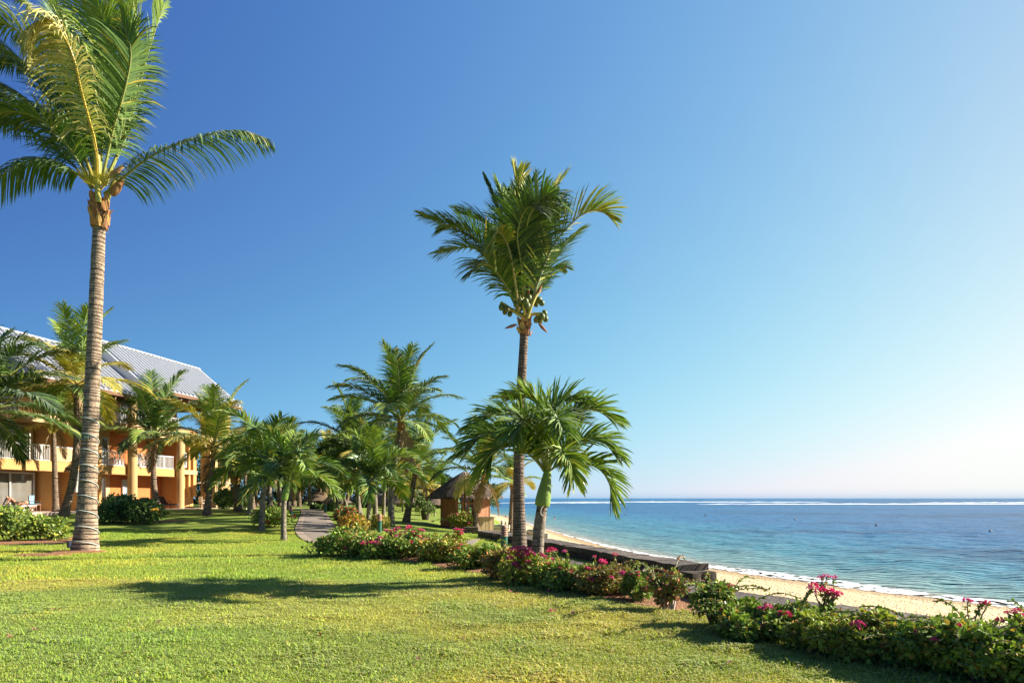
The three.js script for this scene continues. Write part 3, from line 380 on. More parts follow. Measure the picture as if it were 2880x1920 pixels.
// --- tall palm on the left, close by ---
{
  const foot = [238, 1550], T = coco('tallest coconut palm, grey ringed trunk wound with a light cable', foot, [280, 592], { r: 0.235, bark: BARK.hero, flare: 0.62, fh: 0.9, m: 28, seed: 3 }), d = -T.position.z, z = (x, y) => [x / 2.1775, y / 2.1775];
  const F1 = (pts, o) => traced(T, d, pts.map(([x, y, dd]) => [...z(x, y), dd ?? 0]), o), k = d / 18; const L = 1.42 * k;
  const g = greens(GD, GM, YE, 0.75, 0.15), br = greens(GM, GL, YG, 0.4, 0.5), yel = greens(YG, [0.42, 0.38, 0.08], [0.55, 0.45, 0.14], 0.2, 0.7), dk = greens(mul(GD, 0.8), GD, GM, 0.3, 0.3);
  F1([[640, 1190], [760, 1080, -0.2], [950, 940, -0.5], [1240, 835, -0.7], [1470, 800, -0.8], [1640, 850, -0.8]], { seed: 11, ll: L * 0.92, droop: 1.5, vee: -0.2, col: g, a0: 1.25, rr: 0.04 });
  F1([[630, 1130], [740, 880, 0.3], [830, 560, 0.5], [850, 340, 0.5], [800, 90, 0.3], [700, -90, 0]], { seed: 12, ll: L, droop: 0.55, col: greens(GM, GL, YG, 0.3, 0.5), roll: 0.3 });
  F1([[640, 1130], [780, 800, 0.6], [870, 450, 1.0], [960, 150, 1.2], [1000, 20, 1.2]], { seed: 13, ll: L * 0.8, droop: 0.75, col: greens(GD, GM, GL, 0.55, 1), gap: 0.08 });
  F1([[610, 1130], [625, 800, 0.9], [640, 480, 1.4], [690, 250, 1.6], [640, 40, 1.4]], { seed: 14, ll: L, droop: 0.4, col: g });
  F1([[595, 1190, -0.1], [590, 930, -0.7], [500, 580, -1.3], [425, 290, -1.7], [300, 118, -2.0], [195, 160, -2.2], [165, 300, -2.25]], { seed: 15, ll: L * 1.02, droop: 2.1, vee: -0.3, col: yel, rc: [0.6, 0.42, 0.04], rr: 0.045, start: 0.22, lw: 0.05 });
  F1([[560, 1130], [430, 880, 0.4], [250, 690, 0.8], [60, 560, 1.0], [-150, 520, 1.1]], { seed: 16, ll: L, droop: 1.1, col: dk });
  F1([[560, 1140], [440, 1040, -0.2], [290, 980, -0.4], [130, 1000, -0.5], [-30, 1110, -0.5], [-90, 1210, -0.5]], { seed: 17, ll: L * 0.85, droop: 1.5, vee: -0.1, col: g });
  F1([[590, 1110], [500, 760, 0.6], [380, 400, 0.9], [230, 110, 1.0], [60, -60, 0.9]], { seed: 18, ll: L, droop: 0.9, col: br });
  F1([[590, 1110], [540, 780, 0.9], [470, 420, 1.4], [380, 120, 1.6], [250, -140, 1.6]], { seed: 19, ll: L, droop: 0.7, col: g });
  F1([[575, 1120], [440, 800, 0.1], [240, 520, 0.1], [40, 330, 0], [-120, 290, -0.1]], { seed: 20, ll: L, droop: 1.1, col: g });
  F1([[580, 1120], [430, 720, -0.5], [230, 330, -1.0], [50, 150, -1.2], [-140, 120, -1.3]], { seed: 21, ll: L, droop: 1.2, col: br, rc: [0.45, 0.36, 0.06] });
  F1([[600, 1100], [590, 700, 1.3], [570, 330, 2.0], [540, 0, 2.4], [480, -200, 2.4]], { seed: 22, ll: L, droop: 0.5, col: dk });
  F1([[620, 1100], [700, 760, 1.3], [720, 400, 2.0], [760, 120, 2.3], [860, -60, 2.3]], { seed: 23, ll: L, droop: 0.6, col: dk });
  F1([[560, 1150], [400, 960, 0.9], [220, 830, 1.5], [30, 740, 1.8], [-120, 760, 1.9]], { seed: 24, ll: L, droop: 1.3, col: dk });
  F1([[605, 1100], [640, 640, 0.2], [660, 300, 0], [600, 40, -0.4], [480, -140, -0.8]], { seed: 25, ll: L, droop: 0.6, col: greens(GM, GL, YG, 0.3, 0.4) });
  F1([[570, 1120], [470, 820, 0.9], [330, 560, 1.6], [150, 400, 2.0], [-40, 380, 2.2]], { seed: 26, ll: L, droop: 0.9, col: dk }); F1([[590, 1110], [530, 700, 0.2], [440, 330, 0.2], [330, 60, 0.1], [190, -120, 0]], { seed: 27, ll: L, droop: 0.9, col: br });
  F1([[620, 1110], [690, 800, -0.3], [770, 520, -0.6], [800, 300, -0.8], [740, 120, -1.0]], { seed: 28, ll: L * 0.95, droop: 0.8, col: g }); F1([[560, 1140], [420, 900, -0.6], [260, 740, -1.1], [80, 680, -1.4], [-90, 720, -1.5]], { seed: 29, ll: L, droop: 1.3, col: g });
  F1([[600, 1100], [560, 760, 1.8], [500, 480, 2.8], [420, 240, 3.3], [330, 60, 3.5]], { seed: 38, ll: L, droop: 0.7, col: dk }); F1([[560, 1130], [450, 930, 1.4], [300, 800, 2.2], [120, 640, 2.8], [-60, 560, 3.0]], { seed: 39, ll: L, droop: 1.0, col: dk });
  for (let i = 0; i < 7; i++) { const a = i * 0.9 + 0.3; F1([[600, 1180], [600 + Math.cos(a) * 60, 1120, Math.sin(a) * 0.4], [600 + Math.cos(a) * 150, 1030 + i * 8, Math.sin(a) * 0.7]], { seed: 30 + i, n: 20, ll: L * 0.3, lw: 0.02, droop: 0.4, col: greens(YG, YE, YE, 0, 0.5), rr: 0.018, rc: [0.5, 0.38, 0.05], start: 0.3 }); } // flower stalks
  const top = T.userData.top, P2 = (x, y, dd = 0) => at(...z(x, y), d + dd).sub(T.position);
  part('leaf_base', tube([P2(600, 1240, -0.25), P2(598, 1120, -0.3), P2(592, 950, -0.35)], 0.085, 16, 8), STALK, T); part('leaf_base', tube([P2(650, 1230), P2(680, 1150), P2(720, 1070)], 0.07, 12, 8), STALK, T);
  part('flower_sheath', new THREE.LatheGeometry([[0.0, 0], [0.09, 0.05], [0.13, 0.25], [0.1, 0.5], [0, 0.7]].map(([a, b]) => new THREE.Vector2(a, b)), 10).rotateZ(-0.6).translate(...P2(680, 1200, -0.1).toArray()), std([0.3, 0.14, 0.05], 0.8), T); part('flower_sheath', new THREE.LatheGeometry([[0.0, 0], [0.06, 0.05], [0.09, 0.25], [0.06, 0.45], [0, 0.6]].map(([a, b]) => new THREE.Vector2(a, b)), 10).rotateZ(-0.9).translate(...P2(660, 1090, -0.2).toArray()), std([0.33, 0.16, 0.05], 0.8), T);
  // light cable wound round the trunk, flood lamp and junction box belong to it
  const cv = new THREE.CatmullRomCurve3([V(0, -0.15, 0), ...[0.33, 0.68].map((f) => top.clone().multiplyScalar(f)), top]), hl = []; for (let i = 0; i <= 150; i++) { const f = i / 150, u = 0.025 + 0.36 * f, p = cv.getPoint(u), h = u * 9.4, r = lerp(0.2585, 0.17, Math.pow(u, 0.8)) * (1 + 0.62 * Math.exp(-h / 0.9)) + 0.012, a = f * 6.2832 * 8.5; hl.push(V(p.x + Math.cos(a) * r, p.y + 0.09 * Math.sin(a + 0.6), p.z + Math.sin(a) * r)); }
  part('light_cable', tube(hl, 0.013, 700, 5), std([0.5, 0.55, 0.5], 0.5), T);
  const lp = at(243, 1229, d - 0.32).sub(T.position), lamp = new THREE.Group(); lamp.name = 'flood_lamp'; lamp.position.copy(lp); T.add(lamp); part('housing', bx(0.17, 0.12, 0.05, 0, 0, 0), std([0.03, 0.035, 0.03], 0.5), lamp); part('lens', bx(0.14, 0.09, 0.01, 0, 0, 0.031), std([0.35, 0.4, 0.2], 0.2), lamp); part('bracket', [bx(0.02, 0.1, 0.12, -0.095, 0, -0.04), bx(0.02, 0.1, 0.12, 0.095, 0, -0.04)], std([0.03, 0.03, 0.03], 0.5), lamp);
  const jp = at(198, 1530, d - 0.1).sub(T.position), jb = new THREE.Group(); jb.name = 'junction_box'; jb.position.copy(jp); T.add(jb); part('box', bx(0.17, 0.2, 0.12), std([0.22, 0.17, 0.12], 0.7), jb); part('label_plate', bx(0.08, 0.17, 0.01, 0.035, 0.01, 0.066), std([0.6, 0.62, 0.65], 0.5), jb); part('conduit', cyl(0.02, 0.02, 0.25, 0, -0.33, 0, 8), std([0.1, 0.1, 0.1], 0.6), jb);
}
// --- tall palm with coconuts by the sea wall ---
{
  const T = coco('tall coconut palm with hanging green coconuts beside the sea wall', [1462, 1550], [1476, 905], { r: 0.17, bark: BARK.tall, flare: 0.35, fh: 0.8, m: 22, bow: -0.012, seed: 5 }), d = -T.position.z, z = (x, y) => [1180 + x / 2.8, 440 + y / 2.8], F1 = (pts, o) => traced(T, d, pts.map(([x, y, dd]) => [...z(x, y), dd ?? 0]), { n: 92, ll: 1.3, lw: 0.05, ...o });
  const g = greens(GD, GM, YE, 0.8, 0.1), gb = greens(GD, GM, GL, 0.5, 0.9), dk = greens(mul(GD, 0.8), GD, GM, 0.3, 0.3), by = greens(GM, GL, YE, 0.5, 0.75);
  F1([[850, 1230], [930, 1000, -0.3], [1060, 690, -0.5], [1290, 450, -0.6], [1420, 425, -0.6], [1515, 490, -0.6]], { seed: 41, col: (q, s, R) => R() < 0.35 ? mixc(GL, YE, 0.3 + 0.6 * R()) : gb(q, s, R), droop: 0.35, rc: [0.3, 0.3, 0.16] });
  F1([[790, 1220], [700, 950, 0.2], [480, 690, 0.3], [260, 560, 0.3], [20, 465, 0.2]], { seed: 42, col: g, droop: 0.5 });
  F1([[780, 1220, -0.2], [745, 930, -0.9], [690, 690, -1.3], [620, 590, -1.5], [575, 690, -1.6], [600, 870, -1.6]], { seed: 43, col: by, droop: 0.9, ll: 0.6, rc: [0.35, 0.3, 0.08], start: 0.4 });
  F1([[820, 1200], [805, 700, 0.4], [760, 330, 0.5], [770, 110, 0.4]], { seed: 44, col: by, droop: 0.2 });
  F1([[830, 1200], [880, 750, 0.9], [940, 430, 1.3], [1150, 150, 1.5]], { seed: 45, col: gb, droop: 0.3 });
  F1([[780, 1220], [620, 930, 0.4], [420, 720, 0.7], [140, 760, 0.8]], { seed: 46, col: g, droop: 0.7 });
  F1([[800, 1150], [700, 650, 0.3], [610, 400, 0.3], [510, 150, 0.2]], { seed: 47, col: dk, ll: 0.5, start: 0.45, a0: 0.5, a1: 0.2 });
  F1([[800, 1200], [680, 800, 0.8], [560, 560, 1.2], [300, 430, 1.4]], { seed: 48, col: g, droop: 0.45 });
  F1([[830, 1200], [900, 800, -0.6], [960, 560, -1.1], [1090, 330, -1.5]], { seed: 49, col: g, droop: 0.6 });
  F1([[820, 1200], [840, 760, -0.8], [860, 480, -1.4], [1000, 300, -1.8], [1110, 360, -2]], { seed: 50, col: g, droop: 0.7 });
  F1([[810, 1200], [790, 760, 1.2], [830, 400, 1.9], [880, 180, 2.2]], { seed: 51, col: dk, droop: 0.4 });
  F1([[810, 1200], [720, 850, 1.4], [680, 560, 2.2], [690, 260, 2.6]], { seed: 52, col: dk, droop: 0.4 });
  F1([[850, 1220], [990, 900, 0.9], [1120, 720, 1.4], [1250, 600, 1.7]], { seed: 53, col: gb, droop: 0.6 });
  F1([[790, 1220], [660, 980, -0.5], [540, 850, -0.9], [420, 900, -1.1]], { seed: 54, col: g, droop: 0.9 });
  F1([[845, 1220], [960, 1000, 0.5], [1060, 880, 0.9], [1140, 880, 1.1]], { seed: 55, col: gb, droop: 0.9, ll: 0.8 });
  F1([[820, 1200], [800, 850, -0.7], [770, 600, -1.2], [850, 400, -1.6], [930, 420, -1.8]], { seed: 56, col: dk, droop: 0.8 });
  F1([[810, 1200], [770, 800, 0.5], [690, 420, 0.8], [620, 250, 0.9]], { seed: 57, col: gb, droop: 0.4 }); F1([[830, 1200], [900, 760, 0.3], [980, 450, 0.5], [1080, 230, 0.6]], { seed: 58, col: by, droop: 0.35 });
  F1([[800, 1210], [650, 900, -0.2], [500, 700, -0.4], [330, 560, -0.5], [200, 560, -0.6]], { seed: 59, col: g, droop: 0.7 }); F1([[820, 1200], [850, 800, 1.6], [960, 560, 2.4], [1130, 420, 2.9]], { seed: 60, col: dk, droop: 0.5 });
  const W = (x, y, dd = 0) => at(...z(x, y), d + dd).sub(T.position), fruit = new THREE.LatheGeometry([[0, -0.145], [0.07, -0.125], [0.11, -0.05], [0.115, 0.02], [0.08, 0.1], [0.03, 0.13], [0, 0.135]].map(([a, b]) => new THREE.Vector2(a, b)), 14), R = rng(8), FM = [FRUIT, std([0.12, 0.13, 0.025], 0.5), std([0.07, 0.1, 0.018], 0.5)];
  for (const [x, y, dd] of [[645, 1185, -0.1], [672, 1222, 0.1], [690, 1200, -0.2], [712, 1238, 0], [665, 1195, 0.25], [790, 1130, -0.4], [835, 1145, -0.45], [862, 1110, -0.3], [850, 1175, -0.4], [765, 1160, -0.35], [870, 1140, 0.2], [940, 1130, 0.1], [960, 1150, -0.1], [915, 1160, 0.3], [985, 1232, 0], [965, 1258, -0.2], [992, 1275, 0.1], [950, 1290, -0.1], [935, 1262, 0.2], [918, 1285, -0.15]]) { const m = part('coconut', fruit, FM[(R() * 3) | 0], T); m.position.copy(W(x, y, dd)); m.rotation.set((R() - 0.5) * 1.2, R() * 6, (R() - 0.5) * 1.2); m.scale.setScalar(0.66 + 0.2 * R()); }
  for (const p of [[[820, 1260, -0.15], [760, 1230, -0.15], [690, 1180, -0.1], [640, 1150, -0.05]], [[850, 1270, -0.2], [880, 1180, -0.25], [920, 1090, -0.2], [950, 1050, -0.15]], [[840, 1270], [900, 1240], [960, 1240]], [[820, 1250], [720, 1200], [670, 1190]], [[830, 1250, -0.2], [820, 1180, -0.35], [810, 1110, -0.4]]]) part('fruit_stalk', tube(p.map((q) => W(...q)), 0.05, 12, 7), STALK, T);
  for (const [x, y, a] of [[860, 1100, 0.1], [915, 1100, -0.5], [935, 1310, -2.4], [770, 1320, 1.9]]) part('flower_sheath', new THREE.LatheGeometry([[0, 0], [0.035, 0.06], [0.05, 0.18], [0.03, 0.32], [0, 0.42]].map(([p, q]) => new THREE.Vector2(p, q)), 8).rotateZ(a).translate(...W(x, y, -0.2).toArray()), std([0.28, 0.1, 0.04], 0.8), T);
}
// --- slender palm with green crownshaft in the flower bed ---
{
  const T = slim('slender palm with bulging pale green crownshaft rising from the pink bougainvillea', [1512, 1632], [1525, 1421], [1541, 1322], { r: 0.125, bow: -0.03 }), d = -T.position.z, z = (x, y) => [1180 + x / 2.8, 1040 + y / 2.8];
  const F1 = (pts, o) => traced(T, d, pts.map(([x, y, dd]) => [...z(x, y), dd ?? 0]), { n: 96, ll: 0.58, lw: 0.043, droop: 0.5, vee: 0.5, plume: 1.3, fan: true, a0: 1.05, a1: 0.55, rr: 0.022, rc: [0.3, 0.36, 0.1], start: 0.16, col: greens(mixc(GD, GM, 0.45), mixc(GM, GL, 0.4), GL, 0.5, 0.45), ...o });
  F1([[1010, 800], [1110, 745, -0.1], [1260, 735, -0.2], [1400, 770, -0.3], [1490, 880, -0.35], [1510, 1030, -0.35]], { seed: 61, up: V(0.3, 1, 0) }); F1([[1010, 790], [1110, 650, -0.2], [1260, 565, -0.4], [1420, 555, -0.5], [1540, 660, -0.6]], { seed: 62 });
  F1([[1010, 780], [1070, 560, 0.1], [1190, 380, 0.2], [1360, 310, 0.2], [1530, 400, 0.2]], { seed: 63 }); F1([[1000, 780], [1010, 520, 0.4], [960, 320, 0.6], [850, 220, 0.6], [700, 230, 0.6]], { seed: 64, col: greens(GM, GL, YG, 0.5, 0.6) });
  F1([[990, 780], [920, 540, 0], [780, 380, -0.1], [600, 350, -0.2], [430, 450, -0.3]], { seed: 65 }); F1([[980, 790], [890, 650, -0.3], [720, 520, -0.6], [520, 510, -0.7], [370, 640, -0.8]], { seed: 66 });
  F1([[980, 790], [880, 680, -0.4], [740, 600, -0.7], [600, 640, -0.8], [530, 770, -0.9]], { seed: 67, col: greens(GM, GL, GL, 0.5, 0.6) }); F1([[1000, 790], [1060, 690, -0.6], [1120, 640, -1.0], [1180, 720, -1.3], [1210, 860, -1.4]], { seed: 68, ll: 0.5, col: greens(GM, GL, YG, 0.5, 0.5) });
  F1([[1000, 780], [1010, 560, -0.5], [1030, 420, -0.9], [1080, 380, -1.3], [1130, 470, -1.7]], { seed: 69 }); F1([[1000, 780], [1040, 560, 0.7], [1130, 430, 1.1], [1260, 400, 1.4]], { seed: 70, col: greens(mul(GD, 0.8), GD, GM, 0.5, 0.5) });
  F1([[990, 780], [900, 600, 0.7], [760, 480, 1.1], [580, 480, 1.4]], { seed: 71, col: greens(mul(GD, 0.8), GD, GM, 0.5, 0.5) }); F1([[1000, 780], [980, 500, 0.2], [1030, 330, 0.2], [1150, 240, 0.2], [1260, 260, 0.2]], { seed: 72 });
  F1([[995, 780], [950, 560, -0.5], [880, 440, -0.9], [800, 430, -1.2], [740, 520, -1.4]], { seed: 73 });
  const W = (x, y, dd = 0) => at(...z(x, y), d + dd).sub(T.position); part('fibre', tube([W(985, 1065, -0.12), W(960, 1090, -0.16), W(955, 1130, -0.15), W(970, 1150, -0.12)], 0.008, 16, 5), std([0.6, 0.55, 0.45], 0.8), T);
}
// --- the others: coconut palms ---
coco('leaning coconut palm with yellow and green fronds in front of the hotel balconies', [176, 1452], [213, 1095], { r: 0.2, bow: 0.05, n: 19, len: 4.4, seed: 11, tones: ['y', 'y', 'b', 'g'], low: 5 });
coco('short coconut palm with yellow drooping fronds beside the leaning palm', [156, 1446], [149, 1198], { r: 0.16, n: 15, len: 3.1, seed: 12, tones: ['y', 'b', 'y'], low: 5 });
coco('coconut palm with dark arching fronds overhanging the leafy bush by the sunbather', [-130, 1470], [-70, 1170], { r: 0.19, n: 26, len: 5.4, seed: 13, tones: ['d', 'g', 'd'], low: 5 });
coco('coconut palm with dark green fronds in front of the round hotel column', [444, 1434], [433, 1242], { r: 0.21, bow: -0.04, n: 18, len: 4.6, seed: 14, tones: ['g', 'g', 'b', 'd'], low: 4.6 });
coco('dark trunked coconut palm before the square hotel columns', [580, 1449], [602, 1268], { r: 0.18, n: 18, len: 3.9, seed: 15, tones: ['b', 'g', 'y'], low: 4.8 });
coco('short coconut palm beside the round shrub at the end of the terrace', [669, 1438], [664, 1340], { r: 0.22, n: 13, len: 3.0, seed: 16, tones: ['d', 'g'], low: 4 });
coco('short shaggy coconut palm beyond the terrace shrub', [708, 1431], [704, 1348], { r: 0.22, n: 13, len: 3.0, seed: 17, tones: ['g', 'd', 'b'], low: 4.6 });
coco('big coconut palm with a full crown on the lawn right of the path', [1100, 1480], [1128, 1195], { r: 0.17, bark: BARK.grey, bow: -0.03, n: 26, len: 4.05, seed: 18, tones: ['g', 'b', 'g'], low: 5, flare: 0.3 });
coco('stout coconut palm with orange leaf sheaths on the lawn near the hut', [1141, 1468], [1170, 1322], { r: 0.2, n: 18, len: 3.6, seed: 19, tones: ['b', 'g', 'b'], low: 4.4, flare: 0.5 });
coco('coconut palm with grey trunk behind the yellow croton bed', [1056, 1455], [1052, 1300], { r: 0.16, bark: BARK.grey, n: 15, len: 3.6, seed: 20, tones: ['g', 'y', 'b'], low: 5 });
coco('coconut palm leaning across the thatched hut', [1340, 1492], [1362, 1342], { d: 36, r: 0.14, bow: -0.06, n: 15, len: 3.1, seed: 21, tones: ['g', 'b', 'y'], low: 5 });
coco('small coconut palm on the sand behind the timber frames', [1436, 1492], [1441, 1362], { d: 38, r: 0.13, n: 12, len: 2.2, seed: 22, tones: ['b', 'y', 'g'], low: 5 });
coco('coconut palm with bent trunk beyond the path near the thatched sunshades', [966, 1428], [1000, 1335], { d: 62, r: 0.2, n: 14, len: 4.0, seed: 23, tones: ['y', 'b', 'g'], low: 5 });
coco('coconut palm with high feathery crown behind the full crowned palm', [1012, 1446], [988, 1255], { r: 0.16, bark: BARK.grey, n: 16, len: 3.9, seed: 24, tones: ['g', 'd', 'b'], low: 4.8 });
coco('young yellow green coconut palm on the shore beyond the hut', [1212, 1426], [1215, 1385], { d: 66, r: 0.2, n: 14, len: 4.2, seed: 25, tones: ['y', 'b', 'b'], low: 5 });
coco('low golden coconut palm beside the black thatched sunshade', [1168, 1424], [1166, 1380], { d: 72, r: 0.2, n: 13, len: 3.6, seed: 26, tones: ['y', 'y', 'b'], low: 5 });
for (const [x, y, tx, ty, d, s] of [[842, 1424, 838, 1335, 66, 31], [872, 1420, 868, 1330, 72, 32], [896, 1418, 902, 1350, 78, 33], [826, 1420, 822, 1318, 70, 34], [945, 1424, 940, 1330, 68, 35], [925, 1420, 930, 1325, 80, 36], [760, 1424, 756, 1320, 62, 37], [800, 1420, 806, 1310, 74, 38], [1085, 1422, 1092, 1345, 74, 39], [720, 1422, 716, 1300, 72, 40], [1120, 1420, 1116, 1352, 82, 42], [985, 1418, 980, 1318, 88, 43], [690, 1422, 688, 1305, 80, 44], [640, 1418, 645, 1310, 84, 45]])
  coco('coconut palm of the grove beyond the bend of the path', [x, y], [tx, ty], { d, r: 0.2, n: 13, len: 4.2, seed: s, tones: s % 3 ? ['g', 'b', 'b'] : ['y', 'b', 'y'], low: 5, m: 8, group: 'palms of the grove beyond the path' });
// slender palms with green shafts
slim('slender palm with pale trunk at the edge of the lawn by the red flowered shrub', [734, 1491], [742, 1356], [748, 1318], { r: 0.135, n: 17, len: 2.6, seed: 51 });
slim('slender palm with bright green shaft in the open lawn beside the path', [798, 1521], [799, 1404], [812, 1352], { r: 0.105, n: 17, len: 2.1, seed: 52, bow: -0.02 });
slim('slender palm with bright green shaft standing in the yellow croton bed', [1036, 1496], [1040, 1414], [1053, 1352], { r: 0.11, n: 17, len: 2.35, seed: 53, bow: -0.04 });
slim('slender palm with dark trunk behind the pale trunked palm', [757, 1444], [757, 1364], [759, 1318], { r: 0.17, n: 15, len: 3.0, seed: 54 });
slim('slender palm with dark trunk beside the green bollard left of the path', [786, 1432], [785, 1368], [787, 1330], { r: 0.17, n: 14, len: 3.0, seed: 55 });
slim('slender palm with green upper trunk between the croton bed and the path', [975, 1440], [966, 1400], [958, 1335], { r: 0.13, n: 14, len: 2.8, seed: 56, bow: 0.05 });
slim('slender palm between the shaggy palm and the pale trunked palm', [702, 1449], [703, 1378], [706, 1338], { r: 0.15, n: 14, len: 2.4, seed: 58, tones: ['b', 'g'] });
slim('slender palm with thin trunk behind the green bollard lamp by the path', [812, 1437], [811, 1378], [814, 1345], { r: 0.14, n: 13, len: 2.4, seed: 59, tones: ['b', 'g'] });
slim('slender palm rising behind the red croton', [948, 1438], [945, 1372], [943, 1338], { r: 0.14, n: 13, len: 2.6, seed: 60, tones: ['b', 'g'] });
slim('slender palm between the big palm and the croton bed', [1078, 1449], [1080, 1380], [1083, 1340], { r: 0.14, n: 13, len: 2.3, seed: 61, tones: ['b', 'g'] });
slim('slender palm with grey trunk beside the white signpost', [1008, 1450], [1007, 1390], [1008, 1318], { r: 0.15, n: 15, len: 2.7, seed: 57 });
// ---------- shrubs, hedges, flowers ----------
const LEAF2 = leafMat(0.14), TWIG = std([0.16, 0.1, 0.06], 0.9), BLOOM = phys([1, 1, 1], 0.95, { vertexColors: true, side: THREE.DoubleSide, transmission: 0.3 });
function leafAt(t, p, dir, nrm, l, w, c) { const s = dir.clone().cross(nrm).normalize(), tip = p.clone().addScaledVector(dir, l), a = p.clone().addScaledVector(dir, l * 0.4).addScaledVector(s, w / 2).addScaledVector(nrm, l * 0.09), b = p.clone().addScaledVector(dir, l * 0.4).addScaledVector(s, -w / 2).addScaledVector(nrm, l * 0.09); t.tri(p, a, tip, c); t.tri(p, tip, b, c); }
const rdir = (R) => { const z = R() * 2 - 1, a = R() * 6.2832, q = Math.sqrt(1 - z * z); return V(q * Math.cos(a), z, q * Math.sin(a)); };
const clusterGeo = [0, 1, 2].map((k) => { const R = rng(900 + k), t = new Tri(); for (let i = 0; i < 22; i++) { const o = rdir(R); o.y = Math.abs(o.y) * 0.8; const p = o.clone().multiplyScalar(0.075 * (0.5 + 0.6 * R())), c = mixc([1, 1, 1], [0.85, 0.7, 0.7], R()); for (let j = 0; j < 3; j++) { const d = rdir(R).add(o).normalize(); leafAt(t, p, d, rdir(R), 0.036, 0.03, mul(c, 0.85 + 0.3 * R())); } } const g = t.geo(); g.deleteAttribute('uv'); return g; });
const bloom = (c) => { const m = BLOOM.clone(); m.color.setRGB(...c); return m; }, PINK = [bloom([0.78, 0.05, 0.25]), bloom([0.74, 0.035, 0.17]), bloom([0.8, 0.11, 0.34])], REDS = [bloom([0.6, 0.04, 0.03])], YELL = [bloom([0.8, 0.5, 0.02])];
// a shrub of real leaves on stems: sizes in metres, o.n leaves, o.tones colours to mix, o.fl flower places
function shrub(name, label, cat, base, W, H, D, o) {
  const T = thing(name, label, cat, base, 0, o.group), R = rng(o.seed), t = new Tri(), lumps = [], stems = [], n = o.n, L = o.leaf ?? 0.06, gnd = base.y;
  const k = o.lumps ?? Math.max(8, Math.round(W * D * (o.hedge ? 26 : 14))); for (let i = 0; i < k; i++) { if (o.hedge) { const x = (R() - 0.5) * W * 0.94, zz = (R() - 0.5) * D * 0.85, top = H * (0.55 + 0.55 * fbm(x * 1.6 + o.seed * 7, zz + 3, 2, 88)) * (1 - 0.3 * Math.pow(Math.abs(2 * x / W), 3)) * (1 - 0.25 * Math.pow(Math.abs(2 * zz / D), 2)), r = (0.13 + 0.12 * R()) * Math.min(1, H / 0.6), y = r * 0.5 + Math.pow(R(), 0.75) * Math.max(0.05, top - r); lumps.push([V(x, y, zz), r, R()]); continue; } const a = R() * 6.2832, q = Math.sqrt(R()) * 0.82, h = o.box ? R() : Math.pow(R(), 0.7), taper = o.box ? 1 : Math.sqrt(Math.max(0.1, 1 - (h * 0.85) ** 2)); lumps.push([V(Math.cos(a) * q * W / 2 * taper, H * (0.12 + 0.72 * h), Math.sin(a) * q * D / 2 * taper), (0.16 + 0.16 * R()) * Math.min(W, H, D) * (o.lr ?? 1), R()]); }
  const tone = () => { const c = o.tones; return mul(c[2] && R() < (o.acc ?? 0.12) ? c[2] : mixc(c[0], c[1], R()), 0.85 + 0.3 * R()); };
  for (let i = 0; i < n; i++) { const [c, r, lr] = lumps[(R() * lumps.length) | 0], d = rdir(R); if (d.y < -0.4 && R() < 0.6) d.y *= -1; const p = c.clone().addScaledVector(d, r * (0.45 + 0.6 * R())); p.x += (R() - 0.5) * 0.1 * W; p.z += (R() - 0.5) * 0.1 * D; if (p.y < 0.03) p.y = 0.03 + 0.1 * R(); const f = d.clone().multiplyScalar(0.9).add(rdir(R).multiplyScalar(0.8)).add(V(0, -0.1, 0)).normalize(); const l = L * (0.6 + 0.7 * R()); leafAt(t, p, f, d.clone().add(rdir(R).multiplyScalar(0.7)).add(V(0, 0.6, 0)).normalize(), l, l * (o.wide ?? 0.72), tone()); }
  const sg = []; for (const [c, r] of lumps.slice(0, Math.min(o.hedge ? 26 : 14, lumps.length))) { const b = V(o.hedge ? c.x * 0.75 + (R() - 0.5) * 0.15 : (R() - 0.5) * W * 0.25, -0.05, (R() - 0.5) * D * 0.25); sg.push(tube([b, b.clone().lerp(c, 0.5).add(V((R() - 0.5) * 0.1, 0.05, (R() - 0.5) * 0.1)), c], (o.stem ?? 0.012) * (0.7 + 0.6 * R()), 8, 5)); }
  for (const sp of o.spots ?? []) { const p = at(sp[0], sp[1], -base.z + (sp[2] ?? 0)).sub(base); let b = null; for (const [c] of lumps) if (!b || c.distanceTo(p) < b.distanceTo(p)) b = c; if (b.distanceTo(p) < 0.12) continue; const cv = new THREE.CatmullRomCurve3([b, b.clone().lerp(p, 0.5).add(V((R() - 0.5) * 0.08, 0.05, (R() - 0.5) * 0.08)), p]); sg.push(new THREE.TubeGeometry(cv, 8, 0.006, 4)); const nl = Math.ceil(b.distanceTo(p) * 60); for (let q = 0; q < nl; q++) { const l = L * (0.5 + 0.5 * R()); leafAt(t, cv.getPoint(q / nl), rdir(R), rdir(R).add(V(0, 1, 0)).normalize(), l, l * 0.7, tone()); } }
  for (let i = 0; i < (o.sprays ?? 0); i++) { const [c] = lumps[(R() * lumps.length) | 0], a = o.sprayDir !== undefined ? o.sprayDir + (R() - 0.5) * 2.2 : R() * 6.28, len = (0.35 + 0.5 * R()) * (o.sprayLen ?? 0.9), up = 0.35 + 0.75 * R(), pts = [0, 1, 2, 3].map((q) => c.clone().add(V(Math.cos(a) * len * q / 3, up * len * (q / 3) * (1.25 - 0.28 * q), Math.sin(a) * len * q / 3))), cv = new THREE.CatmullRomCurve3(pts); sg.push(new THREE.TubeGeometry(cv, 10, 0.006, 4));
    for (let q = 0; q < 44; q++) { const u = 0.05 + 0.95 * q / 44, d = rdir(R).add(cv.getTangent(u).multiplyScalar(0.6)).normalize(), l = L * (0.5 + 0.5 * R()) * (1.1 - 0.4 * u); leafAt(t, cv.getPoint(u), d, rdir(R).add(V(0, 1, 0)).normalize(), l, l * 0.7, tone()); } }
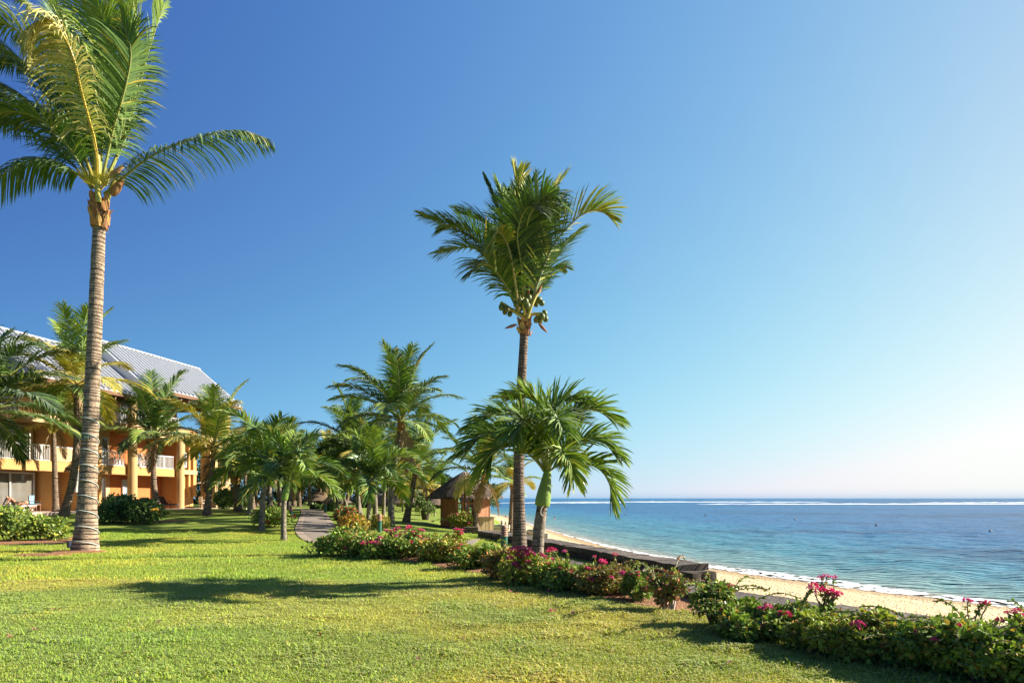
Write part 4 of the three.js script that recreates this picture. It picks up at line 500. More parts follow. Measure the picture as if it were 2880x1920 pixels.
  const g = t.geo(); g.deleteAttribute('uv'); part('foliage', g, LEAF2, T, 'stuff'); part('stems', sg, o.twig ?? TWIG, T);
  for (let i = 0; i < Math.round((o.flowers ?? 0) * (o.petals ? 1 : 1.5)); i++) { let p; if (o.spots && i < o.spots.length) p = at(o.spots[i][0], o.spots[i][1], -base.z + (o.spots[i][2] ?? 0)).sub(base); else { const [c, r] = lumps[(R() * lumps.length) | 0], d = rdir(R); d.y = Math.abs(d.y) + 0.2; d.z = Math.abs(d.z) * 0.8; p = c.clone().addScaledVector(d.normalize(), r * 1.0); } const m = part('flower_cluster', clusterGeo[i % 3], (o.petals ?? PINK)[(R() * (o.petals ?? PINK).length) | 0], T); m.position.copy(p); m.rotation.set(0, R() * 6, 0); m.scale.setScalar((o.fs ?? 1) * (0.42 + 0.5 * R())); }
  return T;
}
// bush given by its outline in the picture: left, right, foot, top
function bush(label, x0, x1, yb, yt, o) { const c = G((x0 + x1) / 2, yb), d = -c.z, W = (x1 - x0) / F * d, D = o.D ?? Math.min(1.6, W * 0.9), H = (yb - yt) / F * (d + D * 0.5); const b = V(c.x * (d + D * 0.4) / d, 0, -(d + D * 0.4)); b.y = lawnH(b.x, -b.z); return shrub(o.name ?? 'bougainvillea', label, o.cat ?? 'shrub', b, W * (o.hedge ? 1.28 : 1.05), H * (o.hedge ? 0.94 : 1), D, o); }
const BG = [[0.12, 0.21, 0.016], [0.27, 0.39, 0.03], [0.5, 0.34, 0.04]], BY = [[0.2, 0.28, 0.018], [0.38, 0.42, 0.03], [0.6, 0.3, 0.05]], BO = [[0.14, 0.16, 0.018], [0.36, 0.32, 0.04], [0.55, 0.2, 0.05]], LG = [[0.08, 0.15, 0.015], [0.3, 0.4, 0.03], [0.5, 0.5, 0.05]], DG = [[0.04, 0.095, 0.01], [0.09, 0.19, 0.02]];
const HG = 'bougainvilleas in the bed between lawn and sea wall';
bush('bougainvillea at the bend of the path with dark foliage and a few red bracts', 905, 1065, 1570, 1482, { seed: 1, n: 6300, leaf: 0.085, tones: BG, flowers: 12, sprays: 10, sprayDir: 3.1, spots: [[905, 1518], [945, 1493], [970, 1495], [1000, 1497], [920, 1512], [948, 1500], [1060, 1525]], group: HG, hedge: true });
bush('bougainvillea thick with magenta bracts in front of the croton bed', 1055, 1215, 1576, 1484, { seed: 2, n: 6900, leaf: 0.085, tones: BG, flowers: 30, fs: 1.3, sprays: 6, spots: [[1085, 1492], [1120, 1486], [1145, 1490], [1135, 1498], [1150, 1484], [1180, 1490], [1190, 1494], [1160, 1505], [1180, 1510], [1165, 1508], [1125, 1510], [1085, 1515], [1080, 1527], [1130, 1534], [1135, 1536], [1175, 1530], [1170, 1538], [1190, 1525], [1095, 1494], [1100, 1500], [1110, 1494]], group: HG, hedge: true });
bush('yellow green bougainvillea next to the magenta one, before the hut', 1200, 1300, 1584, 1494, { seed: 3, n: 5400, leaf: 0.08, tones: BY, acc: 0.2, flowers: 12, sprays: 8, spots: [[1292, 1492], [1298, 1498], [1285, 1498], [1302, 1490], [1295, 1503], [1283, 1490]], group: HG, hedge: true });
bush('dark green bougainvillea in front of the louvred bollard lamp', 1290, 1400, 1604, 1516, { seed: 4, n: 5400, leaf: 0.075, tones: BG, flowers: 8, sprays: 6, group: HG, hedge: true });
bush('orange tinted bougainvillea beside the tall coconut palm', 1385, 1475, 1632, 1542, { seed: 5, n: 4800, leaf: 0.07, tones: BO, acc: 0.3, flowers: 7, sprays: 8, group: HG, hedge: true });
bush('bougainvillea with the densest magenta heads at the foot of the slender palm', 1440, 1560, 1652, 1550, { seed: 6, n: 4500, leaf: 0.07, tones: BY, flowers: 34, sprays: 4, fs: 1.15, spots: [[1446, 1545], [1455, 1548], [1465, 1542], [1475, 1540], [1485, 1546], [1470, 1552], [1460, 1556], [1480, 1556], [1492, 1552], [1500, 1558], [1510, 1562], [1520, 1560], [1530, 1566], [1505, 1568], [1488, 1562], [1475, 1564], [1540, 1570], [1515, 1572], [1455, 1562], [1465, 1568]], group: HG, hedge: true });
bush('leafy green bougainvillea with a forked trunk right of the slender palm', 1535, 1655, 1668, 1560, { seed: 7, n: 5400, leaf: 0.075, tones: BG, flowers: 10, sprays: 6, stem: 0.03, spots: [[1550, 1545, 0.4], [1560, 1548, 0.4], [1590, 1552], [1545, 1552]], group: HG, hedge: true });
bush('straggly bougainvillea with reddish twigs and a low red flower head', 1640, 1765, 1680, 1575, { seed: 8, n: 3900, leaf: 0.065, tones: BO, flowers: 16, sprays: 14, spots: [[1680, 1632], [1690, 1628], [1697, 1638], [1686, 1640], [1730, 1560, 0.3], [1672, 1566], [1700, 1585], [1695, 1580], [1640, 1620]], group: HG, hedge: true });
bush('low bougainvillea with one pink spray against the sea wall', 1735, 1835, 1694, 1618, { seed: 9, n: 2550, leaf: 0.065, tones: BG, flowers: 6, sprays: 8, spots: [[1745, 1612], [1755, 1610], [1750, 1614]], group: HG, hedge: false });
bush('thin bougainvillea with bare white stem and dry russet top', 1820, 1935, 1722, 1608, { seed: 10, n: 1725, leaf: 0.06, lumps: 9, lr: 0.8, tones: [[0.08, 0.13, 0.015], [0.3, 0.36, 0.04], [0.4, 0.14, 0.05]], acc: 0.3, sprays: 12, twig: std([0.42, 0.36, 0.3], 0.9), stem: 0.02, group: HG, hedge: false });
bush('open bougainvillea on a gnarled dark trunk over bare soil', 1950, 2090, 1768, 1655, { seed: 11, n: 2850, leaf: 0.06, lumps: 11, tones: BG, flowers: 2, sprays: 12, stem: 0.028, sprayLen: 1.1, group: HG, hedge: false });
bush('broad glossy bougainvillea hedge topped by a pink flower head', 2075, 2320, 1812, 1694, { seed: 12, n: 9300, leaf: 0.062, tones: BG, flowers: 16, fs: 0.9, sprays: 14, spots: [[2280, 1655], [2290, 1648], [2305, 1660], [2320, 1664], [2338, 1662], [2350, 1668], [2360, 1672], [2345, 1676], [2330, 1670], [2310, 1625, 0.2], [2325, 1622, 0.2], [2345, 1625, 0.2], [2292, 1668]], group: HG, hedge: true });
bush('bougainvillea hedge of small leaves with arching orange tipped shoots', 2290, 2530, 1862, 1722, { seed: 13, n: 9300, leaf: 0.06, tones: BY, acc: 0.08, flowers: 2, sprays: 24, sprayLen: 0.75, group: HG, hedge: true });
bush('deep green bougainvillea hedge with one long upright shoot', 2490, 2730, 1905, 1750, { seed: 14, n: 9600, leaf: 0.06, tones: BG, flowers: 6, fs: 0.6, sprays: 24, sprayLen: 0.8, spots: [[2723, 1692], [2762, 1698], [2775, 1694], [2780, 1700]], group: HG, hedge: true });
bush('dark bougainvillea hedge with scattered pink heads by the beach', 2690, 2960, 1950, 1755, { seed: 15, n: 10200, leaf: 0.06, tones: BG, flowers: 14, fs: 0.65, sprays: 16, spots: [[2834, 1724], [2812, 1745], [2860, 1718], [2872, 1730], [2845, 1798], [2862, 1802], [2855, 1820], [2875, 1800], [2848, 1722]], group: HG, hedge: true });
bush('pink flushed bougainvillea in front of the thatched hut', 1250, 1348, 1496, 1444, { seed: 16, n: 2600, leaf: 0.1, tones: BY, acc: 0.1, flowers: 26, fs: 1.3, D: 1.4, spots: [[1315, 1448], [1322, 1444], [1330, 1450], [1335, 1446], [1325, 1456], [1318, 1460], [1332, 1460], [1338, 1455], [1345, 1463], [1348, 1468], [1215, 1466], [1240, 1468], [1310, 1455], [1328, 1468]] });
bush('yellow croton bed beside the path', 935, 1045, 1500, 1450, { seed: 17, name: 'croton', n: 3400, leaf: 0.13, wide: 0.5, tones: [[0.2, 0.2, 0.02], [0.62, 0.48, 0.04], [0.6, 0.2, 0.03]], acc: 0.2, D: 1.8 });
bush('yellow green croton behind the bollard lamp', 1035, 1100, 1492, 1452, { seed: 18, name: 'croton', n: 1500, leaf: 0.12, wide: 0.5, tones: [[0.14, 0.2, 0.02], [0.5, 0.44, 0.04], [0.55, 0.22, 0.04]], acc: 0.2, D: 1.4 });
bush('red and green croton bordering the far side of the path', 932, 1010, 1466, 1428, { seed: 19, name: 'croton', n: 1800, leaf: 0.15, wide: 0.5, tones: [[0.06, 0.13, 0.02], [0.22, 0.3, 0.03], [0.55, 0.07, 0.03]], acc: 0.3, D: 1.8, flowers: 6, petals: REDS, fs: 1.6 });
bush('round green shrub with a red flower around the pale trunked palm', 695, 830, 1486, 1434, { seed: 20, name: 'hibiscus', n: 3400, leaf: 0.12, tones: BG, flowers: 4, petals: REDS, fs: 1.8, D: 1.8, spots: [[752, 1470, -0.8], [822, 1452, -0.5]] });
bush('pale leafy bush with yellow blossoms in front of the sunbather', -40, 100, 1528, 1436, { seed: 21, name: 'leafy_bush', n: 4200, leaf: 0.14, wide: 0.5, tones: LG, flowers: 6, petals: YELL, D: 1.8 });
bush('pale leafy bush at the foot of the leaning palm', 85, 195, 1524, 1456, { seed: 22, name: 'leafy_bush', n: 3200, leaf: 0.14, wide: 0.5, tones: LG, flowers: 5, petals: YELL, D: 1.6 });
bush('dark leafy bush right of the tallest palm', 268, 385, 1476, 1400, { seed: 23, name: 'leafy_bush', n: 4200, leaf: 0.17, wide: 0.5, tones: DG, D: 2.2 });
bush('dark leafy bush with two yellow blossoms', 365, 456, 1476, 1414, { seed: 24, name: 'leafy_bush', n: 3400, leaf: 0.17, wide: 0.5, tones: [[0.035, 0.08, 0.01], [0.16, 0.26, 0.02]], flowers: 3, petals: YELL, fs: 1.8, D: 2, spots: [[437, 1435, -1], [448, 1445, -1], [430, 1437, -1]] });
bush('round glossy shrub in a clay pot at the end of the terrace', 598, 668, 1432, 1380, { seed: 25, name: 'potted_shrub', n: 2400, leaf: 0.2, tones: [[0.07, 0.14, 0.02], [0.24, 0.36, 0.05]], D: 1.8, wide: 0.7 });
bush('shrub beyond the shaggy palm', 668, 706, 1432, 1392, { seed: 26, name: 'leafy_bush', n: 1200, leaf: 0.2, tones: [[0.05, 0.11, 0.02], [0.18, 0.28, 0.04]], D: 1.6 });
bush('clipped green hedge at the turn of the path', 866, 916, 1433, 1419, { seed: 27, name: 'clipped_hedge', cat: 'hedge', n: 2200, leaf: 0.16, box: true, tones: DG.concat([[0.25, 0.3, 0.05]]), D: 1.2 });
bush('short clipped hedge beside the far bollard lamp', 913, 938, 1438, 1419, { seed: 28, name: 'clipped_hedge', cat: 'hedge', n: 1400, leaf: 0.15, box: true, tones: DG.concat([[0.25, 0.3, 0.05]]), D: 1.2 });
for (const [x0, x1, yb, yt, s, l] of [[1040, 1120, 1426, 1404, 29, 'low green shrub between the lawn and the thatched sunshades'], [1110, 1200, 1428, 1402, 30, 'low green shrub behind the stout palm'], [1205, 1262, 1430, 1404, 31, 'low green shrub left of the hut'], [990, 1050, 1426, 1402, 32, 'low shrub behind the grey trunked palms'], [868, 905, 1420, 1398, 33, 'dark round shrub behind the clipped hedge']]) bush(l, x0, x1, yb, yt, { seed: s, name: 'leafy_bush', n: 1300, leaf: 0.24, tones: [[0.04, 0.09, 0.015], [0.2, 0.28, 0.04]], D: 2.2 });
// potted plant by the hut
{ const b = G(1196, 1462); b.y = lawnH(b.x, -b.z); const T = shrub('potted_plant', 'dark pot with a spreading green plant on the lawn left of the hut', 'potted plant', b.clone(), 1.7, 1.3, 1.4, { seed: 40, n: 1500, leaf: 0.13, tones: [[0.05, 0.1, 0.015], [0.2, 0.28, 0.04]], lumps: 14 }); T.children.forEach((c) => { c.position.y += 0.35; }); part('pot', new THREE.LatheGeometry([[0, 0], [0.2, 0], [0.24, 0.05], [0.3, 0.4], [0.34, 0.62], [0.3, 0.64], [0.28, 0.6], [0, 0.58]].map(([x, y]) => new THREE.Vector2(x, y)), 20), std([0.06, 0.035, 0.03], 0.7), T); }
// dense planting that closes the grove behind the path
{ const R = rng(61), t = new Tri(); for (let i = 0; i < 16000; i++) { const x = -46 + 44 * R(), d = 88 + 10 * R(), top = 4.5 + 3.4 * fbm(x * 0.22, 3, 3, 62) - 3.2 * S(-20, -6, x), y = 0.5 + top * Math.pow(R(), 0.8), p = V(x, y, -d), f = rdir(R), l = 0.35 + 0.4 * R(); leafAt(t, p, f, rdir(R).add(V(0, 0.6, 0)).normalize(), l, l * 0.5, mixc([0.02, 0.05, 0.01], [0.1, 0.17, 0.025], R() * R())); } const g = t.geo(); g.deleteAttribute('uv'); single('grove_undergrowth', 'mass of dark leaves closing the grove behind the far palms', 'undergrowth', g, LEAF2, null, null, 'stuff'); }
// fallen petals and dry leaves on the lawn
{ const R = rng(63), t = new Tri(), u = new Tri(); for (const [px, py, n, sp] of [[1500, 1640, 26, 60], [1470, 1630, 8, 40], [1555, 1726, 5, 10], [1615, 1735, 2, 10], [1450, 1675, 3, 25], [1560, 1670, 3, 20]]) for (let i = 0; i < n; i++) { const p = G(px + (R() - 0.5) * 2 * sp, py + (R() - 0.5) * sp * 0.35); p.y += 0.04; leafAt(t, p, V(R() - 0.5, 0.15, R() - 0.5).normalize(), V(0, 1, 0), 0.05, 0.045, [0.62, 0.05, 0.2]); }
  single('fallen_petals', 'fallen pink petals lying on the lawn below the slender palm', 'petals', t.geo(), BLOOM, null, null, 'stuff');
  for (const [px, py] of [[30, 1805], [95, 1782], [95, 1592], [440, 1762], [160, 1725], [610, 1735], [480, 1610], [1290, 1810], [700, 1570], [1380, 1590], [760, 1690], [1180, 1870], [900, 1800], [2050, 1880], [350, 1850]]) { const p = G(px, py); p.y += 0.045; for (let i = 0; i < 3; i++) leafAt(u, p.clone().add(V((R() - 0.5) * 0.06, 0, (R() - 0.5) * 0.05)), V(R() - 0.5, 0.1, (R() - 0.5)).normalize(), V(0, 1, 0), 0.09, 0.035, mixc([0.35, 0.12, 0.04], [0.2, 0.1, 0.05], R())); }
  single('fallen_leaves', 'dry brown leaves scattered on the lawn', 'leaves', u.geo(), BLOOM, null, null, 'stuff'); }
// ---------- sea wall, ledge, hut, lamps, furniture, people ----------
const stoneT = dataTex(512, 512, (u, v) => { const a = fbm(u * 16, v * 16, 4, 111, 16), b = vnoise(u * 150, v * 150, 112, 150); return mul(mixc([0.25, 0.22, 0.2], [0.46, 0.42, 0.38], a), 0.8 + 0.35 * b); }), stoneB = dataTex(256, 256, (u, v) => fbm(u * 24, v * 24, 4, 113, 24), false);
const ST = [0.75, 0.95, 1.2].map((k) => std([1.0 * k, 0.93 * k, 0.85 * k], 0.95, { map: stoneT, bumpMap: stoneB, bumpScale: 0.03 })), MORTAR = std([0.05, 0.045, 0.04], 0.95);
const rough = [0, 1, 2, 3].map((k) => { const g = new THREE.BoxGeometry(1, 1, 1, 3, 3, 2), p = g.attributes.position; for (let i = 0; i < p.count; i++) { const v = V().fromBufferAttribute(p, i), q = v.clone().normalize().multiplyScalar(0.62); v.lerp(q, 0.28); const n = vnoise(v.x * 3 + k * 9 + 20, v.y * 3 + v.z * 2 + 20, k); v.multiplyScalar(0.92 + 0.22 * n); p.setXYZ(i, v.x, v.y, v.z); } g.computeVertexNormals(); return g; });
function slabBox(w, h, d, seed) { const g = new THREE.BoxGeometry(w, h, d, 8, 2, 4), p = g.attributes.position; for (let i = 0; i < p.count; i++) { const v = V().fromBufferAttribute(p, i); p.setXYZ(i, v.x + 0.012 * (vnoise(v.y * 9 + 5, v.z * 4 + 9, seed) - 0.5), v.y + 0.035 * (vnoise(v.x * 3 + 40, v.z * 3 + 30, seed) - 0.5), v.z + 0.06 * (vnoise(v.x * 4 + 40, v.y * 5 + 8, seed) - 0.5)); } const u = g.attributes.uv, q = g.attributes.position; for (let i = 0; i < u.count; i++) u.setXY(i, q.getX(i) / 1.2 + seed * 0.37, (q.getZ(i) + q.getY(i)) / 1.2); g.computeVertexNormals(); return g; }
{
  const R = rng(120), far = V(-1.15, 0, -28.2), near = V(3.72, 0, -13.5), dir = near.clone().sub(far), L = dir.length(), W = thing('sea_wall', 'dark lava stone sea wall with a flat slab top', 'wall', far, Math.atan2(-dir.z, dir.x)); // local x along the wall
  part('core', bx(L - 0.1, 1.3, 0.42, L / 2, -0.55, 0), MORTAR, W);
  for (let x = 0; x < L - 0.3; x += 1.18) { const w = Math.min(1.17, L - x) - 0.012, m = part('cap_slab', slabBox(w, 0.13, 0.72, x | 0), ST[(R() * 3) | 0], W); m.position.set(x + w / 2, 0.185 + 0.008 * R(), 0); }
  for (const side of [1, -1]) for (let r = 0; r < 3; r++) for (let x = 0.1 + 0.15 * (r % 2); x < L - 0.15;) { const w = 0.26 + 0.3 * R(), m = part('stone', rough[(R() * 4) | 0], ST[(R() * 3) | 0], W); m.scale.set(w * 1.02, 0.23, 0.2); m.position.set(x + w / 2, 0.02 - r * 0.21, side * 0.23); x += w; }
  for (let r = 0; r < 5; r++) for (let k = 0; k < 2; k++) { const m = part('stone', rough[(R() * 4) | 0], ST[(R() * 3) | 0], W); m.scale.set(0.22, 0.24, 0.31); m.position.set(L - 0.04, 0.02 - r * 0.22, -0.15 + k * 0.3 + 0.04 * (r % 2)); }
  // lower retaining ledge nearer the lawn
  const pts = [V(0.75, 0, -16.6), V(2.05, 0, -12.5), V(2.85, 0, -10.8), V(4.85, 0, -8.15), V(7.9, 0, -4.6), V(10.6, 0, -1.4)], E = thing('retaining_ledge', 'low dark stone retaining ledge along the flower bed', 'wall');
  for (let i = 0; i < pts.length - 1; i++) { const a = pts[i], b = pts[i + 1], v = b.clone().sub(a), l = v.length(), turn = Math.atan2(-v.z, v.x); const c = part('core', bx(l, 1.2, 0.5), MORTAR, E); c.position.copy(a).lerp(b, 0.5).setY(-0.56); c.rotation.y = turn; const n = Math.ceil(l / 1.3); for (let k = 0; k < n; k++) { const m = part('cap_slab', slabBox(l / n - 0.015, 0.1, 0.78, i * 9 + k), ST[(R() * 3) | 0], E); m.position.copy(a).lerp(b, (k + 0.5) / n).setY(0.085 + 0.01 * R()); m.rotation.y = turn; } const ns = Math.ceil(l / 0.42); for (let k = 0; k < ns; k++) { const m = part('stone', rough[(R() * 4) | 0], ST[(R() * 3) | 0], E); m.scale.set(l / ns * 0.98, 0.24, 0.2); m.position.copy(a).lerp(b, (k + 0.5) / ns).setY(-0.08); m.rotation.y = turn; m.translateZ(-0.27); } }
}
// thatched hut
{
  const c = at(1308, 1400, 42); c.y = -0.3; const H = thing('thatched_hut', 'timber kiosk with shaggy brown thatched roof by the beach', 'hut', c, 0.1);
  const woodT = dataTex(256, 512, (u, v) => { const a = fbm(u * 30, v * 3, 4, 121, 0); return mul(mixc([0.6, 0.42, 0.28], [0.78, 0.57, 0.4], a), 0.9); }), panel = std([0.9, 0.72, 0.58], 0.7, { map: woodT }), postM = std([0.72, 0.72, 0.66], 0.8, { map: woodT }), glass = phys([0.9, 0.95, 1], 0.05, { transmission: 1 }), thatch = std([1, 1, 1], 0.95, { vertexColors: true });
  const n = 8, r = 1.58, h = 2.05, V2 = (k, q = r) => V(Math.cos((k + 0.5) / n * 6.2832) * q, 0, Math.sin((k + 0.5) / n * 6.2832) * q);
  part('floor', cyl(1.75, 1.75, 0.12, 0, 0, 0, 8).rotateY(0), std([0.2, 0.17, 0.15], 0.9), H);
  for (let k = 0; k < n; k++) { const a = V2(k), b = V2((k + 1) % n), m = a.clone().lerp(b, 0.5), l = a.distanceTo(b), turn = -Math.atan2(b.z - a.z, b.x - a.x); part('post', cyl(0.07, 0.065, h, a.x, 0.1, a.z, 10), postM, H);
    const w = new THREE.Group(); w.position.copy(m).setY(0.12); w.rotation.y = turn; H.add(w);
    if (k === 1 || k === 5) { w.name = 'door'; part('frame', [bx(l - 0.14, 0.09, 0.08, 0, 1.45, 0), bx(l - 0.14, 0.09, 0.08, 0, 1.9, 0), bx(l - 0.14, 0.5, 0.07, 0, 0.25, 0), ...[-1, -0.33, 0.33, 1].map((f) => bx(0.09, 1.95, 0.075, f * (l - 0.22) / 2, 0.97, 0))], panel, w); for (const f of [-0.66, 0, 0.66]) { part('pane', bx(0.24, 0.9, 0.012, f * (l - 0.22) / 2, 0.95, 0), glass, w); part('top_light', bx(0.24, 0.34, 0.012, f * (l - 0.22) / 2, 1.68, 0), glass, w); } }
    else { w.name = 'wall_panel'; part('boarding', bx(l - 0.12, h - 0.16, 0.05, 0, h / 2 - 0.02, 0), panel, w); part('batten', [bx(l - 0.12, 0.07, 0.09, 0, 0.2, 0), bx(l - 0.12, 0.07, 0.09, 0, 1.86, 0), bx(0.05, h - 0.3, 0.08, -l * 0.25, 1, 0)], panel, w); } }
  // roof shell and strands of thatch
  const prof = (t) => [lerp(2.36, 0.08, t), 1.88 + 1.58 * Math.pow(t, 0.94) + 0.05 * Math.sin(t * Math.PI)], R = rng(131), t = new Tri();
  const shell = grid(40, 14, (i, j) => { const f = j / 14, [q, y] = prof(f), a = i / 40 * 6.2832; return { p: [Math.cos(a) * q, y + 0.04 * fbm(i * 0.7, j, 2, 5), Math.sin(a) * q], c: [0.07, 0.045, 0.03] }; }); const under = grid(40, 1, (i, j) => { const a = i / 40 * 6.2832, q = j ? 0.2 : 2.33; return { p: [Math.cos(a) * q, j ? 2.2 : 1.84, Math.sin(a) * q], c: [0.05, 0.03, 0.02] }; });
  part('roof_shell', [shell, under], std([1, 1, 1], 0.95, { vertexColors: true, side: THREE.DoubleSide }), H);
  for (let i = 0; i < 5200; i++) { const f = Math.pow(R(), 1.25), a = R() * 6.2832, [q, y] = prof(f), [q2, y2] = prof(Math.max(0, f - 0.12 - 0.1 * R())), o = 0.03 + 0.05 * R(), p = V(Math.cos(a) * (q + o * 0.4), y + o, Math.sin(a) * (q + o * 0.4)), a2 = a + (R() - 0.5) * 0.08, e = V(Math.cos(a2) * (q2 + o + (f < 0.12 ? 0.06 * R() : 0)), y2 + o * 0.9 - (f < 0.12 ? 0.16 * R() : 0), Math.sin(a2) * (q2 + o)), w = 0.014 + 0.02 * R(), s = V(-Math.sin(a), 0, Math.cos(a)), c = mul(mixc([0.07, 0.045, 0.03], [0.5, 0.36, 0.26], R() * R()), 0.8 + 0.5 * R()); t.tri(p.clone().addScaledVector(s, -w), p.clone().addScaledVector(s, w), e, c); }
  part('thatch', t.geo(), thatch, H, 'stuff');
  // cane screen beside it
  const s0 = at(1344, 1492, 36), s1 = at(1390, 1492, 36.4), y0 = -0.25, CS = thing('cane_screen', 'waist high screen of upright canes beside the hut', 'screen', [s0.x, y0, s0.z], -Math.atan2(s1.z - s0.z, s1.x - s0.x)), l = s0.distanceTo(s1), hh = at(1344, 1455, 36).y - y0, cane = new THREE.CylinderGeometry(0.019, 0.021, hh, 7), CM = [[0.5, 0.36, 0.17], [0.42, 0.28, 0.12], [0.56, 0.43, 0.23]].map((q) => std(q, 0.6));
  for (let k = 0; k < 21; k++) { const m = part('cane', cane, CM[(R() * 3) | 0], CS); m.position.set(l * (k + 0.5) / 21, hh / 2, 0.01 * (R() - 0.5)); } part('cap_board', bx(l + 0.12, 0.04, 0.22, l / 2, hh + 0.02, 0), std([0.4, 0.36, 0.3], 0.7), CS); part('backing', bx(l, hh, 0.02, l / 2, hh / 2, -0.04), panel, CS);
  // timber frame standing in front of the hut
  const f0 = at(1309, 1460, 38.5), gy = -0.25, FR = thing('log_post', 'grey log post with a braced side beam in front of the hut', 'post', [f0.x, gy, f0.z]), T0 = (px, py) => at(px, py, 38.5).sub(V(f0.x, gy, f0.z)), log = std([0.42, 0.38, 0.27], 0.85, { map: woodT });
  part('post', bar(V(0, -0.2, 0), T0(1307, 1342), 0.075, 0.065, 10), log, FR); part('beam', bar(T0(1308, 1388), T0(1356, 1387), 0.055, 0.055, 10), log, FR); part('brace', bar(T0(1310, 1362), T0(1340, 1384), 0.045, 0.045, 10), log, FR); part('beam', bar(T0(1296, 1392), T0(1310, 1392), 0.05, 0.05, 10), log, FR);
  const bk = G(1325, 1497); single('stone_block', 'low dark stone block at the foot of the leaning palm by the hut', 'block', slabBox(0.75, 0.28, 0.5, 3), ST[0], [bk.x, lawnH(bk.x, -bk.z) + 0.14, bk.z]);
}
// bollard lamps
{
  const green = std([0.015, 0.12, 0.09], 0.45), cop = std([0.36, 0.2, 0.12], 0.6), make = (label, px, py) => { const p = G(px, py), B = thing('bollard_lamp', label, 'bollard lamp', p, 0, 'bollard lamps along the garden path'); part('post', cyl(0.095, 0.095, 0.56, 0, -0.03, 0, 20), green, B); part('core', cyl(0.06, 0.06, 0.28, 0, 0.52, 0, 14), std([0.12, 0.08, 0.05], 0.8), B); for (let k = 0; k < 4; k++) part('louvre', new THREE.CylinderGeometry(0.085, 0.118, 0.04, 20).translate(0, 0.56 + k * 0.062, 0), cop, B); part('cap', new THREE.CylinderGeometry(0.09, 0.118, 0.05, 20).translate(0, 0.81, 0), cop, B); };
  make('green bollard lamp with brown louvres beside the tall coconut palm', 1418, 1562); make('green bollard lamp behind the magenta bougainvillea in the croton bed', 1067, 1497); make('green bollard lamp with the clipped hedge behind it', 914, 1442); make('green bollard lamp at the left edge of the path by the slender palms', 818, 1466);
}
// pale timber frames on the sand behind the wall
{
  const tm = std([0.5, 0.46, 0.3], 0.8), stake = (h) => { const g = new THREE.CapsuleGeometry(0.07, h - 0.14, 4, 10); return g.translate(0, h / 2 - 0.2, 0); };
  const mk = (label, d, stakes, beams, hullPx) => { const [bx0, by0] = hullPx, b = at(bx0, 1400, d); b.y = beachH(b.x, d); const T = thing('timber_rack', label, 'rack', b, 0); for (const [px, py] of stakes) { const top = at(px, py, d).sub(b), m = part('stake', stake(top.y + 0.2), tm, T); m.position.set(top.x, 0, 0.1 * ((px * 7) % 3 - 1)); } for (const [x0, y0, x1, y1, r] of beams) part('beam', bar(at(x0, y0, d).sub(b), at(x1, y1, d - 0.2).sub(b), r, r, 10), tm, T); };
  mk('pale weathered timber rack with two rounded stakes beside the cane screen', 32, [[1412, 1463], [1423, 1466]], [[1389, 1480, 1433, 1481, 0.09], [1390, 1488, 1432, 1490, 0.08]], [1410, 1490]);
  mk('pale green timber rack with three stakes and a rounded bumper behind the sea wall', 30, [[1478, 1479], [1502, 1482], [1530, 1487]], [[1480, 1492, 1506, 1497, 0.1], [1470, 1506, 1542, 1506, 0.12], [1470, 1513, 1540, 1514, 0.14]], [1508, 1512]);
}
// far thatched sunshades, sign post
{
  const th = std([0.12, 0.08, 0.05], 0.95), pole = std([0.3, 0.24, 0.17], 0.8), R = rng(140);
  const shade = (label, px, py, d, w, group) => { const top = at(px, py, d), g0 = lawnH(top.x, d) - 0.3, T = thing('thatched_sunshade', label, 'sunshade', [top.x, g0, top.z], R() * 6, group), h = top.y - g0; part('pole', cyl(0.08, 0.07, h, 0, 0, 0, 8), pole, T); const g = new THREE.ConeGeometry(w, w * 0.62, 22, 4), p = g.attributes.position; for (let i = 0; i < p.count; i++) { const y = p.getY(i); if (y < 0) p.setXYZ(i, p.getX(i) * (0.94 + 0.12 * R()), y - 0.14 * R(), p.getZ(i) * (0.94 + 0.12 * R())); } g.computeVertexNormals(); part('thatch', g.translate(0, h - w * 0.31, 0), th, T); };
  const gr = 'thatched sunshades on the beach'; shade('dark thatched sunshade beyond the stout palm', 1132, 1382, 60, 1.5, gr); shade('small thatched sunshade left of the hut', 1222, 1393, 56, 1.15, gr); shade('thatched sunshade behind the white signpost', 1060, 1382, 66, 1.9, gr); shade('thatched sunshade behind the leaning grove trunks', 1030, 1378, 72, 1.7, gr); shade('thatched sunshade above the clipped hedge', 893, 1378, 78, 1.9, gr); shade('dark thatched sunshade beside the red croton', 945, 1384, 76, 1.8, gr);
  const sp = at(1093, 1425, 52), S0 = thing('signpost', 'white signpost with one pale arm between the grey palm trunks', 'signpost', [sp.x, lawnH(sp.x, 52), sp.z]), y1 = at(1090, 1371, 52).y - lawnH(sp.x, 52); part('post', cyl(0.055, 0.05, y1, 0, 0, 0, 12), std([0.6, 0.6, 0.58], 0.6), S0); part('arm', bx(0.5, 0.1, 0.04, -0.3, y1 - 0.08, 0), std([0.5, 0.48, 0.3], 0.7), S0); for (const y of [0.3, 0.55]) part('clamp', cyl(0.075, 0.075, 0.07, 0, y1 - y, 0, 12), std([0.3, 0.3, 0.3], 0.6), S0);
}
